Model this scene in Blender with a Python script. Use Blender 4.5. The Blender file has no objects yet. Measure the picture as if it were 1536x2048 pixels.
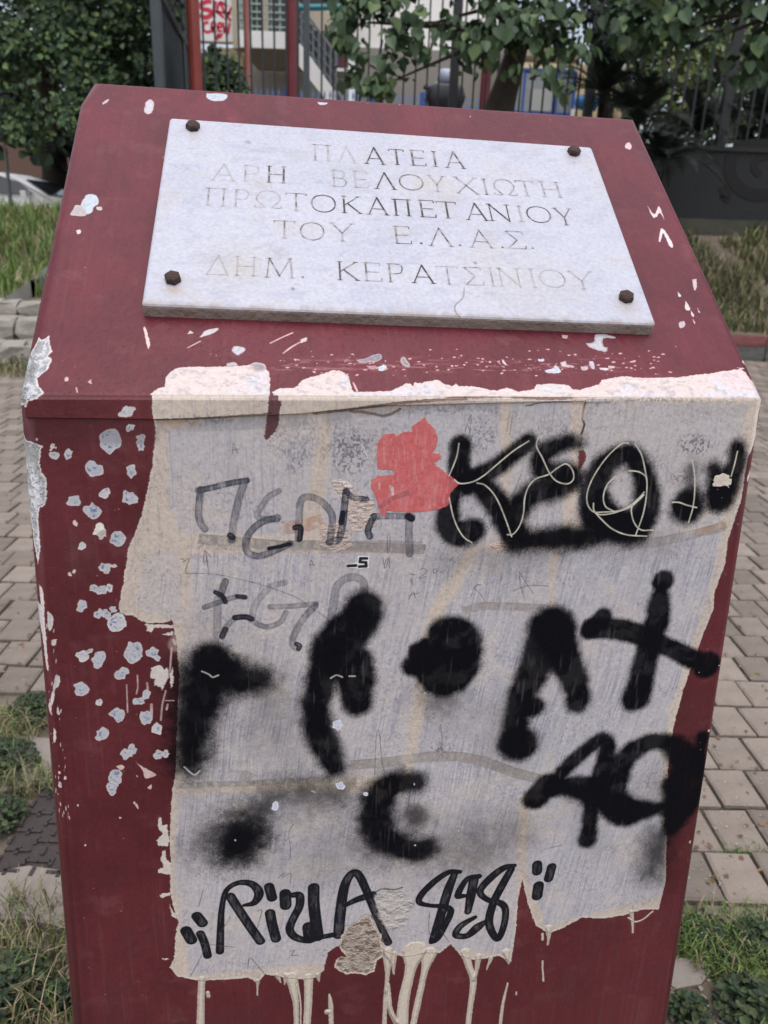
import bpy, bmesh, math, random
import numpy as np
from mathutils import Vector, Matrix

sc = bpy.context.scene
COL = sc.collection
rnd = random.Random(7)

# ------------------------------------------------------------------ camera
EYE = 1.40                      # height of the lens over the paving
F = 1545.0                      # focal length in photograph pixels (photo 1536 x 2048)
_dn = np.array([613 - 768.0, 5150 - 1024.0, F]); _dn /= np.linalg.norm(_dn)
_up = -_dn
_fw = np.array([0, 0, 1.0]) - _dn * _dn[2]; _fw /= np.linalg.norm(_fw)
_rt = np.cross(_fw, _up)
RM = np.array([_rt, _fw, _up])  # camera (right, down, forward) -> world
cam_d = bpy.data.cameras.new('camera'); cam = bpy.data.objects.new('camera', cam_d); COL.objects.link(cam)
cx = RM @ np.array([1, 0, 0.]); cy = -(RM @ np.array([0, 1, 0.])); cz = -(RM @ np.array([0, 0, 1.]))
M = Matrix(((cx[0], cy[0], cz[0], 0), (cx[1], cy[1], cz[1], 0), (cx[2], cy[2], cz[2], EYE), (0, 0, 0, 1)))
cam.matrix_world = M
cam_d.sensor_fit = 'VERTICAL'; cam_d.sensor_height = 36.0; cam_d.sensor_width = 27.0
cam_d.lens = 36.0 * F / 2048.0
cam_d.clip_start = 0.05; cam_d.clip_end = 600
cam_d.dof.use_dof = True; cam_d.dof.focus_distance = 0.82; cam_d.dof.aperture_fstop = 9.0
sc.camera = cam

# ------------------------------------------------------------------ light
SUN_EL, SUN_AZ = math.radians(76), math.radians(170)      # soft, hazy light from high up
wd = bpy.data.worlds.new('World'); sc.world = wd; wd.use_nodes = True
nt = wd.node_tree; bg = nt.nodes['Background']
sky = nt.nodes.new('ShaderNodeTexSky'); sky.sky_type = 'NISHITA'; sky.sun_disc = False
sky.sun_elevation = SUN_EL; sky.sun_rotation = SUN_AZ
sky.air_density = 1.0; sky.dust_density = 4.0; sky.ozone_density = 1.0
veil = nt.nodes.new('ShaderNodeHueSaturation'); veil.inputs['Saturation'].default_value = 0.54     # thin white overcast
nt.links.new(sky.outputs[0], veil.inputs['Color']); nt.links.new(veil.outputs[0], bg.inputs[0]); bg.inputs[1].default_value = 0.15
sun_d = bpy.data.lights.new('sun', 'SUN'); sun_d.energy = 0.8; sun_d.angle = math.radians(160)
sun_d.color = (1.0, 0.95, 0.90)
sun = bpy.data.objects.new('sun', sun_d); COL.objects.link(sun)
_sd = Vector((math.sin(SUN_AZ) * math.cos(SUN_EL), math.cos(SUN_AZ) * math.cos(SUN_EL), math.sin(SUN_EL)))
sun.rotation_euler = _sd.to_track_quat('Z', 'Y').to_euler()
sun.location = (0, 0, 30)
vs = sc.view_settings
vs.view_transform = 'Standard'; vs.look = 'None'; vs.exposure = 0.47; vs.gamma = 1.0
vs.use_curve_mapping = False

# ------------------------------------------------------------------ helpers
def ray(px, py):
    return RM @ np.array([px - 768.0, py - 1024.0, F])
CAM0 = np.array([0, 0, EYE])
def at(px, py, Y):
    """world point seen at photograph pixel px,py at distance Y in front of the camera"""
    r = ray(px, py); return Vector((CAM0 + r * (Y / r[1])).tolist())
def on_ground(px, py, z=0.0):
    r = ray(px, py); return Vector((CAM0 + r * ((z - EYE) / r[2])).tolist())
def lin(c):
    c = np.asarray(c, float) / 255.0
    return np.where(c <= 0.04045, c / 12.92, ((c + 0.055) / 1.055) ** 2.4)

def tag(o, label=None, cat=None, group=None, kind=None):
    if label: o['label'] = label
    if cat: o['category'] = cat
    if group: o['group'] = group
    if kind: o['kind'] = kind
    return o
def empty(name, loc, rz=0.0, parent=None):
    o = bpy.data.objects.new(name, None); COL.objects.link(o)
    o.location = loc; o.rotation_euler = (0, 0, rz); o.empty_display_size = 0.1
    if parent: o.parent = parent
    return o
def link(name, me, mats, parent=None):
    o = bpy.data.objects.new(name, me); COL.objects.link(o)
    if not isinstance(mats, (list, tuple)): mats = [mats]
    if len(me.materials) == 0:
        for m in mats: me.materials.append(m)
    if parent is not None:
        o.parent = parent
        o.matrix_parent_inverse = world_of(parent).inverted()
    return o
def world_of(o):
    m = Matrix.LocRotScale(o.location, o.rotation_euler, o.scale)
    return world_of(o.parent) @ o.matrix_parent_inverse @ m if o.parent else m
class MB:
    """collects simple shapes into one mesh"""
    def __init__(s): s.v = []; s.f = []; s.m = []; s.mi = 0
    def add(s, vs_, fs):
        n = len(s.v); s.v.extend([tuple(v) for v in vs_])
        for f in fs: s.f.append(tuple(i + n for i in f)); s.m.append(s.mi)
    def box(s, c, size, rz=0.0):
        cxx, cyy, czz = c; a, b, h = size[0] / 2, size[1] / 2, size[2] / 2
        cs, sn = math.cos(rz), math.sin(rz); V = []
        for z in (-h, h):
            for x, y in ((-a, -b), (a, -b), (a, b), (-a, b)):
                V.append((cxx + x * cs - y * sn, cyy + x * sn + y * cs, czz + z))
        s.add(V, [(0, 3, 2, 1), (4, 5, 6, 7), (0, 1, 5, 4), (1, 2, 6, 5), (2, 3, 7, 6), (3, 0, 4, 7)])
        return s
    def tube(s, pts, rad, n=6, cap=True):
        pts = [Vector(p) for p in pts]
        if not isinstance(rad, (list, tuple)): rad = [rad] * len(pts)
        rings = []
        for i, p in enumerate(pts):
            d = (pts[min(i + 1, len(pts) - 1)] - pts[max(i - 1, 0)])
            d = d.normalized() if d.length > 1e-9 else Vector((0, 0, 1))
            a = Vector((1, 0, 0)) if abs(d.x) < 0.8 else Vector((0, 1, 0))
            x = d.cross(a).normalized(); y = d.cross(x)
            rings.append([p + (x * math.cos(2 * math.pi * k / n) + y * math.sin(2 * math.pi * k / n)) * rad[i] for k in range(n)])
        V = [v for r in rings for v in r]; Fc = []
        for i in range(len(pts) - 1):
            for k in range(n):
                a = i * n + k; b = i * n + (k + 1) % n
                Fc.append((a, b, b + n, a + n))
        if cap:
            Fc.append(tuple(range(n))[::-1]); Fc.append(tuple((len(pts) - 1) * n + k for k in range(n)))
        s.add(V, Fc); return s
    def prism(s, poly, d):
        """poly: 3-D points in a plane, d: extrusion vector"""
        P = [Vector(p) for p in poly]; n = len(P); d = Vector(d)
        s.add(P + [p + d for p in P], [tuple(range(n))[::-1], tuple(range(n, 2 * n))] + [(i, (i + 1) % n, (i + 1) % n + n, i + n) for i in range(n)])
        return s
    def mesh(s, name, smooth=False):
        me = bpy.data.meshes.new(name); me.from_pydata(s.v, [], s.f); me.update()
        if any(s.m): me.polygons.foreach_set('material_index', s.m)
        bm = bmesh.new(); bm.from_mesh(me); bmesh.ops.recalc_face_normals(bm, faces=bm.faces); bm.to_mesh(me); bm.free()
        if smooth: me.polygons.foreach_set('use_smooth', [True] * len(me.polygons))
        return me
    def build(s, name, mats, parent=None, smooth=False):
        return link(name, s.mesh(name, smooth), mats, parent)

def mat(name, base, rough=0.7, noise=None, spec=0.5, bump=0.0, bscale=40.0, metal=0.0, island=0.0):
    """procedural principled material; noise=(colour2, scale, contrast)"""
    m = bpy.data.materials.new(name); m.use_nodes = True
    t = m.node_tree; b = t.nodes['Principled BSDF']
    b.inputs['Roughness'].default_value = rough; b.inputs['Metallic'].default_value = metal
    b.inputs['Specular IOR Level'].default_value = spec
    tc = t.nodes.new('ShaderNodeTexCoord')
    col = None
    if noise:
        n1 = t.nodes.new('ShaderNodeTexNoise'); n1.inputs['Scale'].default_value = noise[1]; n1.inputs['Detail'].default_value = 6
        n1.inputs['Roughness'].default_value = 0.65
        t.links.new(tc.outputs['Object'], n1.inputs['Vector'])
        rp = t.nodes.new('ShaderNodeValToRGB'); k = noise[2]
        rp.color_ramp.elements[0].position = 0.5 - 0.5 * (1 - k) - 0.001; rp.color_ramp.elements[1].position = 0.5 + 0.5 * (1 - k)
        rp.color_ramp.elements[0].color = (*base, 1); rp.color_ramp.elements[1].color = (*noise[0], 1)
        t.links.new(n1.outputs['Fac'], rp.inputs['Fac']); col = rp.outputs['Color']
    else:
        rg = t.nodes.new('ShaderNodeRGB'); rg.outputs[0].default_value = (*base, 1); col = rg.outputs[0]
    if island:
        oi = t.nodes.new('ShaderNodeNewGeometry')
        hs = t.nodes.new('ShaderNodeHueSaturation')
        mr = t.nodes.new('ShaderNodeMapRange'); mr.inputs[3].default_value = 1 - island; mr.inputs[4].default_value = 1 + island
        t.links.new(oi.outputs['Random Per Island'], mr.inputs[0]); t.links.new(mr.outputs[0], hs.inputs['Value'])
        mh = t.nodes.new('ShaderNodeMapRange'); mh.inputs[3].default_value = 0.5 - island * 0.06; mh.inputs[4].default_value = 0.5 + island * 0.06
        ml = t.nodes.new('ShaderNodeMath'); ml.operation = 'FRACT'; m2 = t.nodes.new('ShaderNodeMath'); m2.operation = 'MULTIPLY'; m2.inputs[1].default_value = 17.3
        t.links.new(oi.outputs['Random Per Island'], m2.inputs[0]); t.links.new(m2.outputs[0], ml.inputs[0]); t.links.new(ml.outputs[0], mh.inputs[0])
        t.links.new(mh.outputs[0], hs.inputs['Hue'])
        t.links.new(col, hs.inputs['Color']); col = hs.outputs['Color']
    t.links.new(col, b.inputs['Base Color'])
    if bump:
        n2 = t.nodes.new('ShaderNodeTexNoise'); n2.inputs['Scale'].default_value = bscale; n2.inputs['Detail'].default_value = 5
        t.links.new(tc.outputs['Object'], n2.inputs['Vector'])
        bp = t.nodes.new('ShaderNodeBump'); bp.inputs['Strength'].default_value = bump; bp.inputs['Distance'].default_value = 0.02
        t.links.new(n2.outputs['Fac'], bp.inputs['Height']); t.links.new(bp.outputs['Normal'], b.inputs['Normal'])
    return m
# ------------------------------------------------------------------ painted relief sheets
# The paint layers, chips and writing on the pedestal are drawn by code onto sheets that lie in the
# plane of each face (colour, relief and gloss), measured in metres on that face.
_T = np.random.RandomState(3).rand(256, 256).astype(np.float32)
def vn(X, Y, seed=0):
    X = X + seed * 17.31; Y = Y + seed * 9.77
    xi = np.floor(X).astype(np.int32); yi = np.floor(Y).astype(np.int32)
    fx = (X - xi).astype(np.float32); fy = (Y - yi).astype(np.float32)
    fx = fx * fx * (3 - 2 * fx); fy = fy * fy * (3 - 2 * fy)
    x0 = xi & 255; x1 = (xi + 1) & 255; y0 = yi & 255; y1 = (yi + 1) & 255
    return (_T[y0, x0] * (1 - fx) + _T[y0, x1] * fx) * (1 - fy) + (_T[y1, x0] * (1 - fx) + _T[y1, x1] * fx) * fy
def fbm(X, Y, seed=0, octv=4, gain=0.55):
    s = 0; a = 1; n = 0
    for i in range(octv):
        s = s + a * vn(X * 2 ** i, Y * 2 ** i, seed + i * 3); n += a; a *= gain
    return s / n
def sst(a, b, x):
    t = np.clip((x - a) / (b - a), 0, 1); return t * t * (3 - 2 * t)
def smooth_path(pts, k=5):
    P = np.array(pts, float)
    if len(P) < 3: return P
    Q = np.vstack([2 * P[0] - P[1], P, 2 * P[-1] - P[-2]]); out = []
    for i in range(1, len(Q) - 2):
        p0, p1, p2, p3 = Q[i - 1], Q[i], Q[i + 1], Q[i + 2]
        for j in range(k):
            t = j / k
            out.append(0.5 * ((2 * p1) + (-p0 + p2) * t + (2 * p0 - 5 * p1 + 4 * p2 - p3) * t * t + (-p0 + 3 * p1 - 3 * p2 + p3) * t ** 3))
    out.append(P[-1]); return np.array(out)

class Sheet:
    def __init__(s, O, U, V, w, h, ppm, base, rough):
        s.O, s.U, s.V, s.ppm = np.array(O, float), np.array(U, float), np.array(V, float), ppm
        s.W, s.H = int(w * ppm), int(h * ppm)
        s.N = np.cross(s.U, s.V)
        s.c = np.empty((s.H, s.W, 3), np.float32); s.c[:] = base
        s.h = np.zeros((s.H, s.W), np.float32); s.r = np.full((s.H, s.W), rough, np.float32); s.g = np.full((s.H, s.W), .5, np.float32)
        yy, xx = np.mgrid[0:s.H, 0:s.W].astype(np.float32)
        s.xx, s.yy = xx, yy
        s.k = ppm / 1000.0                    # sheet pixels per millimetre
    def uv(s, px, py):
        r = ray(px, py); t = ((s.O - CAM0) @ s.N) / (r @ s.N); P = CAM0 + r * t - s.O
        return (P @ s.U) * s.ppm, (P @ s.V) * s.ppm
    def conv(s, pts):
        out = [s.uv(p[0], p[1]) for p in pts]
        x, y = np.mean([p[0] for p in pts]), np.mean([p[1] for p in pts])
        a = s.uv(x, y); b = s.uv(x + 1, y); c = s.uv(x, y + 1)
        sc_ = math.sqrt(abs((b[0] - a[0]) * (c[1] - a[1]) - (b[1] - a[1]) * (c[0] - a[0])))
        return np.array(out, np.float32), sc_
    def box(s, P, pad):
        x0 = max(0, int(P[:, 0].min() - pad)); x1 = min(s.W, int(P[:, 0].max() + pad) + 1)
        y0 = max(0, int(P[:, 1].min() - pad)); y1 = min(s.H, int(P[:, 1].max() + pad) + 1)
        return (slice(y0, y1), slice(x0, x1)) if x1 > x0 and y1 > y0 else None
    def stroke_sd(s, pts, rad, smooth=True, pad=20, warp=0, wcell=6.0):
        if not isinstance(rad, (list, tuple)): rad = [rad] * len(pts)
        P3 = [(p[0], p[1], r) for p, r in zip(pts, rad)]
        P3 = smooth_path(P3) if smooth else np.array(P3, float)
        P, k = s.conv(P3); R = P3[:, 2] * k
        b = s.box(P, R.max() + pad * k)
        if b is None: return None
        X, Y = s.xx[b], s.yy[b]
        if warp:
            X = X + (fbm(X / (wcell * k), Y / (wcell * k), 5) - .5) * 2 * warp * k; Y = Y + (fbm(X / (wcell * k), Y / (wcell * k), 9) - .5) * 2 * warp * k
        sd = np.full(X.shape, 1e6, np.float32)
        if len(P) == 1: sd = np.hypot(X - P[0, 0], Y - P[0, 1]) - R[0]
        for i in range(len(P) - 1):
            a, c = P[i], P[i + 1]; d = c - a; L2 = float(d @ d) + 1e-6
            t = np.clip(((X - a[0]) * d[0] + (Y - a[1]) * d[1]) / L2, 0, 1)
            sd = np.minimum(sd, np.hypot(X - a[0] - t * d[0], Y - a[1] - t * d[1]) - (R[i] + (R[i + 1] - R[i]) * t))
        return b, sd / k
    def poly_sd(s, pts, pad=6, warp=0, wcell=6.0, smooth=False, step=1):
        if smooth: pts = smooth_path(list(pts) + [pts[0]], 4)[:-1]
        P, k = s.conv(pts); b = s.box(P, pad * k + warp * k)
        if b is None: return None
        X, Y = s.xx[b][::step, ::step], s.yy[b][::step, ::step]
        if warp:
            wx = (fbm(X / (wcell * k), Y / (wcell * k), 5, 5, .65) - .5) * 3 * warp * k; wy = (fbm(X / (wcell * k), Y / (wcell * k), 9, 5, .65) - .5) * 3 * warp * k
            X = X + wx; Y = Y + wy
        d2 = np.full(X.shape, 1e12, np.float32); ins = np.zeros(X.shape, bool)
        n = len(P)
        for i in range(n):
            a, c = P[i], P[(i + 1) % n]; d = c - a; L2 = float(d @ d) + 1e-6
            t = np.clip(((X - a[0]) * d[0] + (Y - a[1]) * d[1]) / L2, 0, 1)
            d2 = np.minimum(d2, (X - a[0] - t * d[0]) ** 2 + (Y - a[1] - t * d[1]) ** 2)
            if abs(d[1]) > 1e-6:
                cr = ((a[1] > Y) != (c[1] > Y)) & (X < (Y - a[1]) / d[1] * d[0] + a[0]); ins ^= cr
        sd = np.sqrt(d2) * np.where(ins, -1, 1)
        if step > 1:
            sd = np.repeat(np.repeat(sd, step, 0), step, 1)
            hh, ww = s.xx[b].shape; sd = sd[:hh, :ww]
        return b, sd / k
    def paint(s, b, m, col, rough=None, height=None, gloss=None):
        if gloss is not None: s.g[b] = s.g[b] * (1 - m) + gloss * m
        m3 = m[..., None].astype(np.float32)
        s.c[b] = s.c[b] * (1 - m3) + np.asarray(col, np.float32) * m3
        if rough is not None: s.r[b] = s.r[b] * (1 - m) + rough * m
        if height is not None: s.h[b] = s.h[b] + height * m
    # --- marks -------------------------------------------------------
    def spray(s, pts, rad, soft=14, alpha=1.0, col=(0.0035, 0.0035, 0.006)):
        soft = soft * 1.35 + 1; rad = [q * 1.07 for q in rad] if isinstance(rad, list) else rad * 1.07
        q = s.stroke_sd(pts, rad, pad=soft * 1.6)
        if q is None: return
        b, sd = q
        sd = sd + (fbm(s.xx[b] / (9 * s.k), s.yy[b] / (9 * s.k), 31) - .5) * soft * 0.7 + (fbm(s.xx[b] / (1.1 * s.k), s.yy[b] / (9 * s.k), 37, 3) - .5) * 3.0
        m = 1 - sst(-soft * 0.55, soft * 1.15, sd)
        g = np.random.RandomState(len(pts) + int(pts[0][0])).rand(*m.shape); g2 = vn(s.xx[b] / (.62 * s.k), s.yy[b] / (.62 * s.k), 91)
        m = np.clip(m + (g * .45 + g2 * .55 - .5) * 3.0 * m * (1 - m), 0, 1)
        far = (1 - sst(soft * .6, soft * 1.6, sd)) * sst(.86, .90, vn(s.xx[b] / (.8 * s.k), s.yy[b] / (.8 * s.k), 19)) * .55; m = np.maximum(m, far * (sd < soft * 1.6))
        m = m * (.975 + .025 * sst(.35, .6, fbm(s.xx[b] / (14 * s.k), s.yy[b] / (14 * s.k), 83)))
        m = m * (1 - 0.06 * sst(.6, .8, fbm(s.xx[b] / (3 * s.k), s.yy[b] / (30 * s.k), 12)))
        s.paint(b, m * alpha, col, 0.6, None, .08)
    def marker(s, pts, rad, alpha=.75, col=(.045, .05, .075), dry=.5, soft=1.6, smooth=True, ends=True):
        q = s.stroke_sd(pts, rad, smooth, pad=4)
        if q is None: return
        b, sd = q
        m = 1 - sst(-soft, soft * .6, sd)
        d = fbm(s.xx[b] / (5 * s.k), s.yy[b] / (14 * s.k), int(pts[0][0]) % 50)
        st = fbm(s.xx[b] / (.8 * s.k), s.yy[b] / (7 * s.k), 14)
        edge = sst(-5, -0.5, sd) * .25
        alpha = min(1.05, alpha * 1.12)
        a = alpha * (1 - dry * .8 * sst(.35, .75, d) - dry * .5 * sst(.45, .7, st)) + edge * alpha
        s.paint(b, np.clip(m * a, 0, 1), col, 0.5, None, .2)
    def line(s, pts, w=1.0, col=(.02, .02, .03), alpha=.8, smooth=True, height=0):
        q = s.stroke_sd(pts, w, smooth, pad=3)
        if q is None: return
        b, sd = q
        m = (1 - sst(-.7, .7, sd)) * alpha * (0.6 + .6 * vn(s.xx[b] / (6 * s.k), s.yy[b] / (6 * s.k), 77))
        s.paint(b, np.clip(m, 0, 1), col, 0.6, height)
    def chip(s, pts=None, c=None, r=None, cols=None, rim=None, depth=-0.35, warp=1.0, asp=1.0, rot=0.0, specks=0.5, seed=0):
        """a flake missing from the red coat: pale rim, bluish-white coat with specks inside"""
        if pts is None:
            rr = random.Random(int(c[0] * 31 + c[1])); pts = []
            for i in range(12):
                a = i / 12 * 2 * math.pi; q = r * (1 + rr.uniform(-.26, .22) + .12 * math.sin(2 * a + c[0])); x, y = q * math.cos(a) * asp, q * math.sin(a) / asp
                pts.append((c[0] + x * math.cos(rot) - y * math.sin(rot), c[1] + x * math.sin(rot) + y * math.cos(rot)))
        q = s.poly_sd(pts, warp=warp, smooth=True, pad=5, wcell=5)
        if q is None: return
        b, sd = q
        inn, rimc = cols if cols else ((.43, .455, .52), (.53, .49, .49))
        m = 1 - sst(-.6, .6, sd)
        s.paint(b, m, rimc, 0.6, depth)
        m2 = 1 - sst(-3.6, -2.0, sd)
        n = fbm(s.xx[b] / (4 * s.k), s.yy[b] / (4 * s.k), seed + int(pts[0][0]))
        s.paint(b, m2 * (.65 + .35 * n), inn, 0.65)
        if specks:
            n2 = fbm(s.xx[b] / (2.2 * s.k), s.yy[b] / (2.2 * s.k), seed + 3 + int(pts[0][1]))
            m3 = m2 * sst(.56, .68, n2) * sst(2, 9, -sd + 2) * specks
            s.paint(b, m3, (.12, .17, .30), 0.7, -.2)
    def images(s, name):
        out = []
        def enc(a):
            a = np.clip(a, 0, 1); return np.where(a <= .0031308, a * 12.92, 1.055 * a ** (1 / 2.4) - .055)
        for nm, arr, cs in ((name + '_colour', enc(s.c), 'sRGB'), (name + '_relief', np.dstack([np.clip(s.h * .1 + .5, 0, 1), np.clip(s.r, 0, 1), np.clip(s.g, 0, 1)]), 'Non-Color')):
            im = bpy.data.images.new(nm, s.W, s.H, alpha=False, float_buffer=(cs != 'sRGB')); im.colorspace_settings.name = cs
            px = np.ones((s.H, s.W, 4), np.float32); px[..., :3] = arr[::-1]
            im.pixels.foreach_set(px.ravel()); im.update(); im.pack(); out.append(im)
        return out
    def material(s, name, dist=0.004, spec=0.5, grain=None):
        ci, hi = s.images(name)
        m = bpy.data.materials.new(name); m.use_nodes = True; t = m.node_tree; b = t.nodes['Principled BSDF']
        b.inputs['Specular IOR Level'].default_value = spec
        a = t.nodes.new('ShaderNodeTexImage'); a.image = ci; a.extension = 'EXTEND'
        h = t.nodes.new('ShaderNodeTexImage'); h.image = hi; h.extension = 'EXTEND'
        sp = t.nodes.new('ShaderNodeSeparateColor'); t.links.new(h.outputs[0], sp.inputs[0])
        # fine grain in the coat, in object space
        tc = t.nodes.new('ShaderNodeTexCoord'); n = t.nodes.new('ShaderNodeTexNoise'); n.inputs['Scale'].default_value = 260; n.inputs['Detail'].default_value = 4
        t.links.new(tc.outputs['Object'], n.inputs['Vector'])
        mr = t.nodes.new('ShaderNodeMapRange'); mr.inputs[1].default_value = .3; mr.inputs[2].default_value = .7; mr.inputs[3].default_value = .9; mr.inputs[4].default_value = 1.1
        t.links.new(n.outputs['Fac'], mr.inputs[0])
        hs = t.nodes.new('ShaderNodeHueSaturation'); t.links.new(mr.outputs[0], hs.inputs['Value']); t.links.new(a.outputs[0], hs.inputs['Color'])
        t.links.new(hs.outputs[0], b.inputs['Base Color']); t.links.new(sp.outputs[1], b.inputs['Roughness']); t.links.new(sp.outputs[2], b.inputs['Specular IOR Level'])
        b1 = t.nodes.new('ShaderNodeBump'); b1.inputs['Strength'].default_value = 1.0; b1.inputs['Distance'].default_value = dist * 2.5
        t.links.new(sp.outputs[0], b1.inputs['Height'])
        b2 = t.nodes.new('ShaderNodeBump'); b2.inputs['Strength'].default_value = .12; b2.inputs['Distance'].default_value = .0008
        n3 = t.nodes.new('ShaderNodeTexNoise'); n3.inputs['Scale'].default_value = 60; n3.inputs['Detail'].default_value = 6; t.links.new(tc.outputs['Object'], n3.inputs['Vector'])
        t.links.new(n3.outputs['Fac'], b2.inputs['Height']); t.links.new(b1.outputs[0], b2.inputs['Normal']); t.links.new(b2.outputs[0], b.inputs['Normal'])
        return m
    def set_uv(s, me, mi=None):
        uvl = me.uv_layers.get('UVMap') or me.uv_layers.new(name='UVMap')
        for p in me.polygons:
            if mi is not None and p.material_index != mi: continue
            for li in p.loop_indices:
                v = np.array(me.vertices[me.loops[li].vertex_index].co) - s.O
                uvl.data[li].uv = ((v @ s.U) * s.ppm / s.W, 1 - (v @ s.V) * s.ppm / s.H)

def crop(x0, y0, sc_):
    return lambda *pts: [(x0 + p[0] / sc_, y0 + p[1] / sc_) + tuple(p[2:]) for p in pts]
# ------------------------------------------------------------------ pedestal geometry
def level_edge(a, b, W):
    ra, rb = ray(*a), ray(*b); k = ra[2] / rb[2]; d = ra - rb * k; s = W / np.linalg.norm(d)
    return CAM0 + ra * s, CAM0 + rb * k * s
PL, PR = level_edge((35, 790), (1528, 797), 0.70)       # crease between sloped top and front
TL, TR = level_edge((167, 165), (1271, 240), 0.71)      # far edge of the sloped top
PU = (PR - PL) / 0.70                                    # along the front
PN = np.array([-PU[1], PU[0], 0.0])                      # into the depth
BAT = 0.04
FV = -(BAT * PN) - np.array([0, 0, 1.0]); FV /= np.linalg.norm(FV)    # down the front face
_sv = (PL + PR) / 2 - (TL + TR) / 2; _sv -= PU * (_sv @ PU); SLEN = np.linalg.norm(_sv); SV = _sv / SLEN   # down the slope
front = Sheet(PL - PU * 0.04 - FV * 0.01, PU, FV, 0.80, 0.80, 2000, (.100, .0150, .0215), 0.42)
slope = Sheet(PL - PU * 0.04 - SV * 0.52, PU, SV, 0.80, 0.54, 2000, (.124, .0205, .031), 0.38)
def on_plane(px, py, O, N):
    r = ray(px, py); return CAM0 + r * (((O - CAM0) @ N) / (r @ N))
SN = np.cross(SV, PU); SN = SN if SN[2] > 0 else -SN     # slope normal, outward/up

slope.g[:] = .26; front.g[:] = .4
# red coat: uneven, brushed, with faint stains
for S, sx, sy in ((front, 30, 90), (slope, 90, 40)):
    n = fbm(S.xx / (60 * S.k), S.yy / (80 * S.k), 2, 5); n2 = fbm(S.xx / (sx * .04 * S.k), S.yy / (sy * .25 * S.k), 6, 3); n3 = fbm(S.xx / (7 * S.k), S.yy / (7 * S.k), 11, 4)
    S.c *= (0.70 + .60 * n + .16 * (n2 - .5) + .16 * (n3 - .5))[..., None]
    dirt = sst(.52, .75, fbm(S.xx / (16 * S.k), S.yy / (45 * S.k), 47, 5)); S.paint((slice(None), slice(None)), dirt * .22, (.055, .022, .024), .7)
    run = sst(.60, .74, fbm(S.xx / (3.2 * S.k), S.yy / (120 * S.k), 49, 3)) * sst(.4, .6, n); S.paint((slice(None), slice(None)), run * .10, (.20, .10, .10), .6)
    S.r += (n - .5) * .25 + (n3 - .5) * .15
    S.h += (n2 - .5) * .25 + (n3 - .5) * .30; pit = fbm(S.xx / (2.2 * S.k), S.yy / (2.2 * S.k), 53, 3); S.h -= sst(.76, .82, pit) * .25
    # rubbed pale pink scuffs
    sc1 = sst(.60, .85, fbm(S.xx / (30 * S.k), S.yy / (24 * S.k), 41, 5)) * .07
    S.paint((slice(None), slice(None)), sc1, (.42, .22, .22), .6)

# ------------------------------------------------------------------ whitewash patch, front
WASH = [(303,780),(306,830),(311,863),(304,928),(293,986),(282,1032),(267,1070),(255,1099),(253,1123),(248,1143),(246,1164),(240,1196),(237,1211),(239,1225),(252,1230),(264,1231),(278,1240),(299,1247),(322,1246),(344,1241),
 (348,1260),(352,1281),(355,1310),(358,1354),(355,1412),(352,1490),(350,1549),(345,1577),(341,1620),(339,1666),(339,1695),(342,1734),(339,1773),(346,1812),(356,1844),(350,1875),(348,1914),(339,1935),(354,1953),(397,1961),(456,1959),(495,1955),(514,1965),(530,1949),(569,1955),(608,1959),(631,1955),(647,1941),(655,1906),(671,1894),
 (700,1880),(740,1880),(768,1902),(807,1914),(850,1906),(880,1906),(901,1888),(921,1912),(950,1920),(998,1912),(1022,1924),(1026,1896),(1032,1855),(1036,1799),(1044,1758),(1055,1807),(1071,1851),(1091,1863),(1103,1865),(1127,1855),(1164,1835),(1204,1837),(1244,1831),(1285,1819),(1317,1819),(1323,1795),(1331,1762),
 (1333,1682),(1334,1601),(1336,1540),(1338,1513),(1347,1452),(1366,1381),(1385,1325),(1408,1264),(1427,1217),(1429,1184),(1450,1128),(1455,1083),(1469,1040),(1483,998),(1489,950),(1497,913),(1514,876),(1516,842),(1524,813),(1530,780)]
CREAM = (.55, .47, .405); PINKW = (.80, .70, .67); GREYW = (.462, .448, .482); BLUEW = (.31, .31, .375)
b, sd = front.poly_sd(WASH, warp=1.6, wcell=5, pad=10, step=1)
X, Y = front.xx[b], front.yy[b]; K = front.k
m = 1 - sst(-.5, .5, sd)
tone = fbm(X / (50 * K), Y / (60 * K), 20, 4)
front.paint(b, m, CREAM, .72, .55)
front.c[b] *= (1 + (m * ((tone - .5) * .25))[..., None])
rim = m * (1 - sst(1.0, 6.0, -sd)); front.paint(b, rim * .35, (.66, .585, .53), .6, .5)
# lean of the brush: upright in the top sheet, leaning lower down
Xs = X + .14 * np.maximum(0, Y - 150 * K) + 6 * K * fbm(X / (60 * K), Y / (60 * K), 23, 2)
streak = fbm(Xs / (1.1 * K), Y / (34 * K), 3, 4, .6)
streak2 = fbm(Xs / (4.0 * K), Y / (90 * K), 8, 3)
mott = fbm(X / (3.0 * K), Y / (4.5 * K), 17, 5, .65)
zone = .25 + .95 * sst(.38, .62, fbm(X / (26 * K), Y / (34 * K), 71, 4)); smear = fbm(Xs / (9 * K), Y / (26 * K), 73, 5, .6)
def area(pts, warp=3, soft=5, wc=14):
    q = front.poly_sd(pts, warp=warp, wcell=wc, pad=14, step=2)
    out = np.zeros((front.H, front.W), np.float32); bb, s_ = q; out[bb] = 1 - sst(-soft, soft, s_); return out[b]
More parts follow.
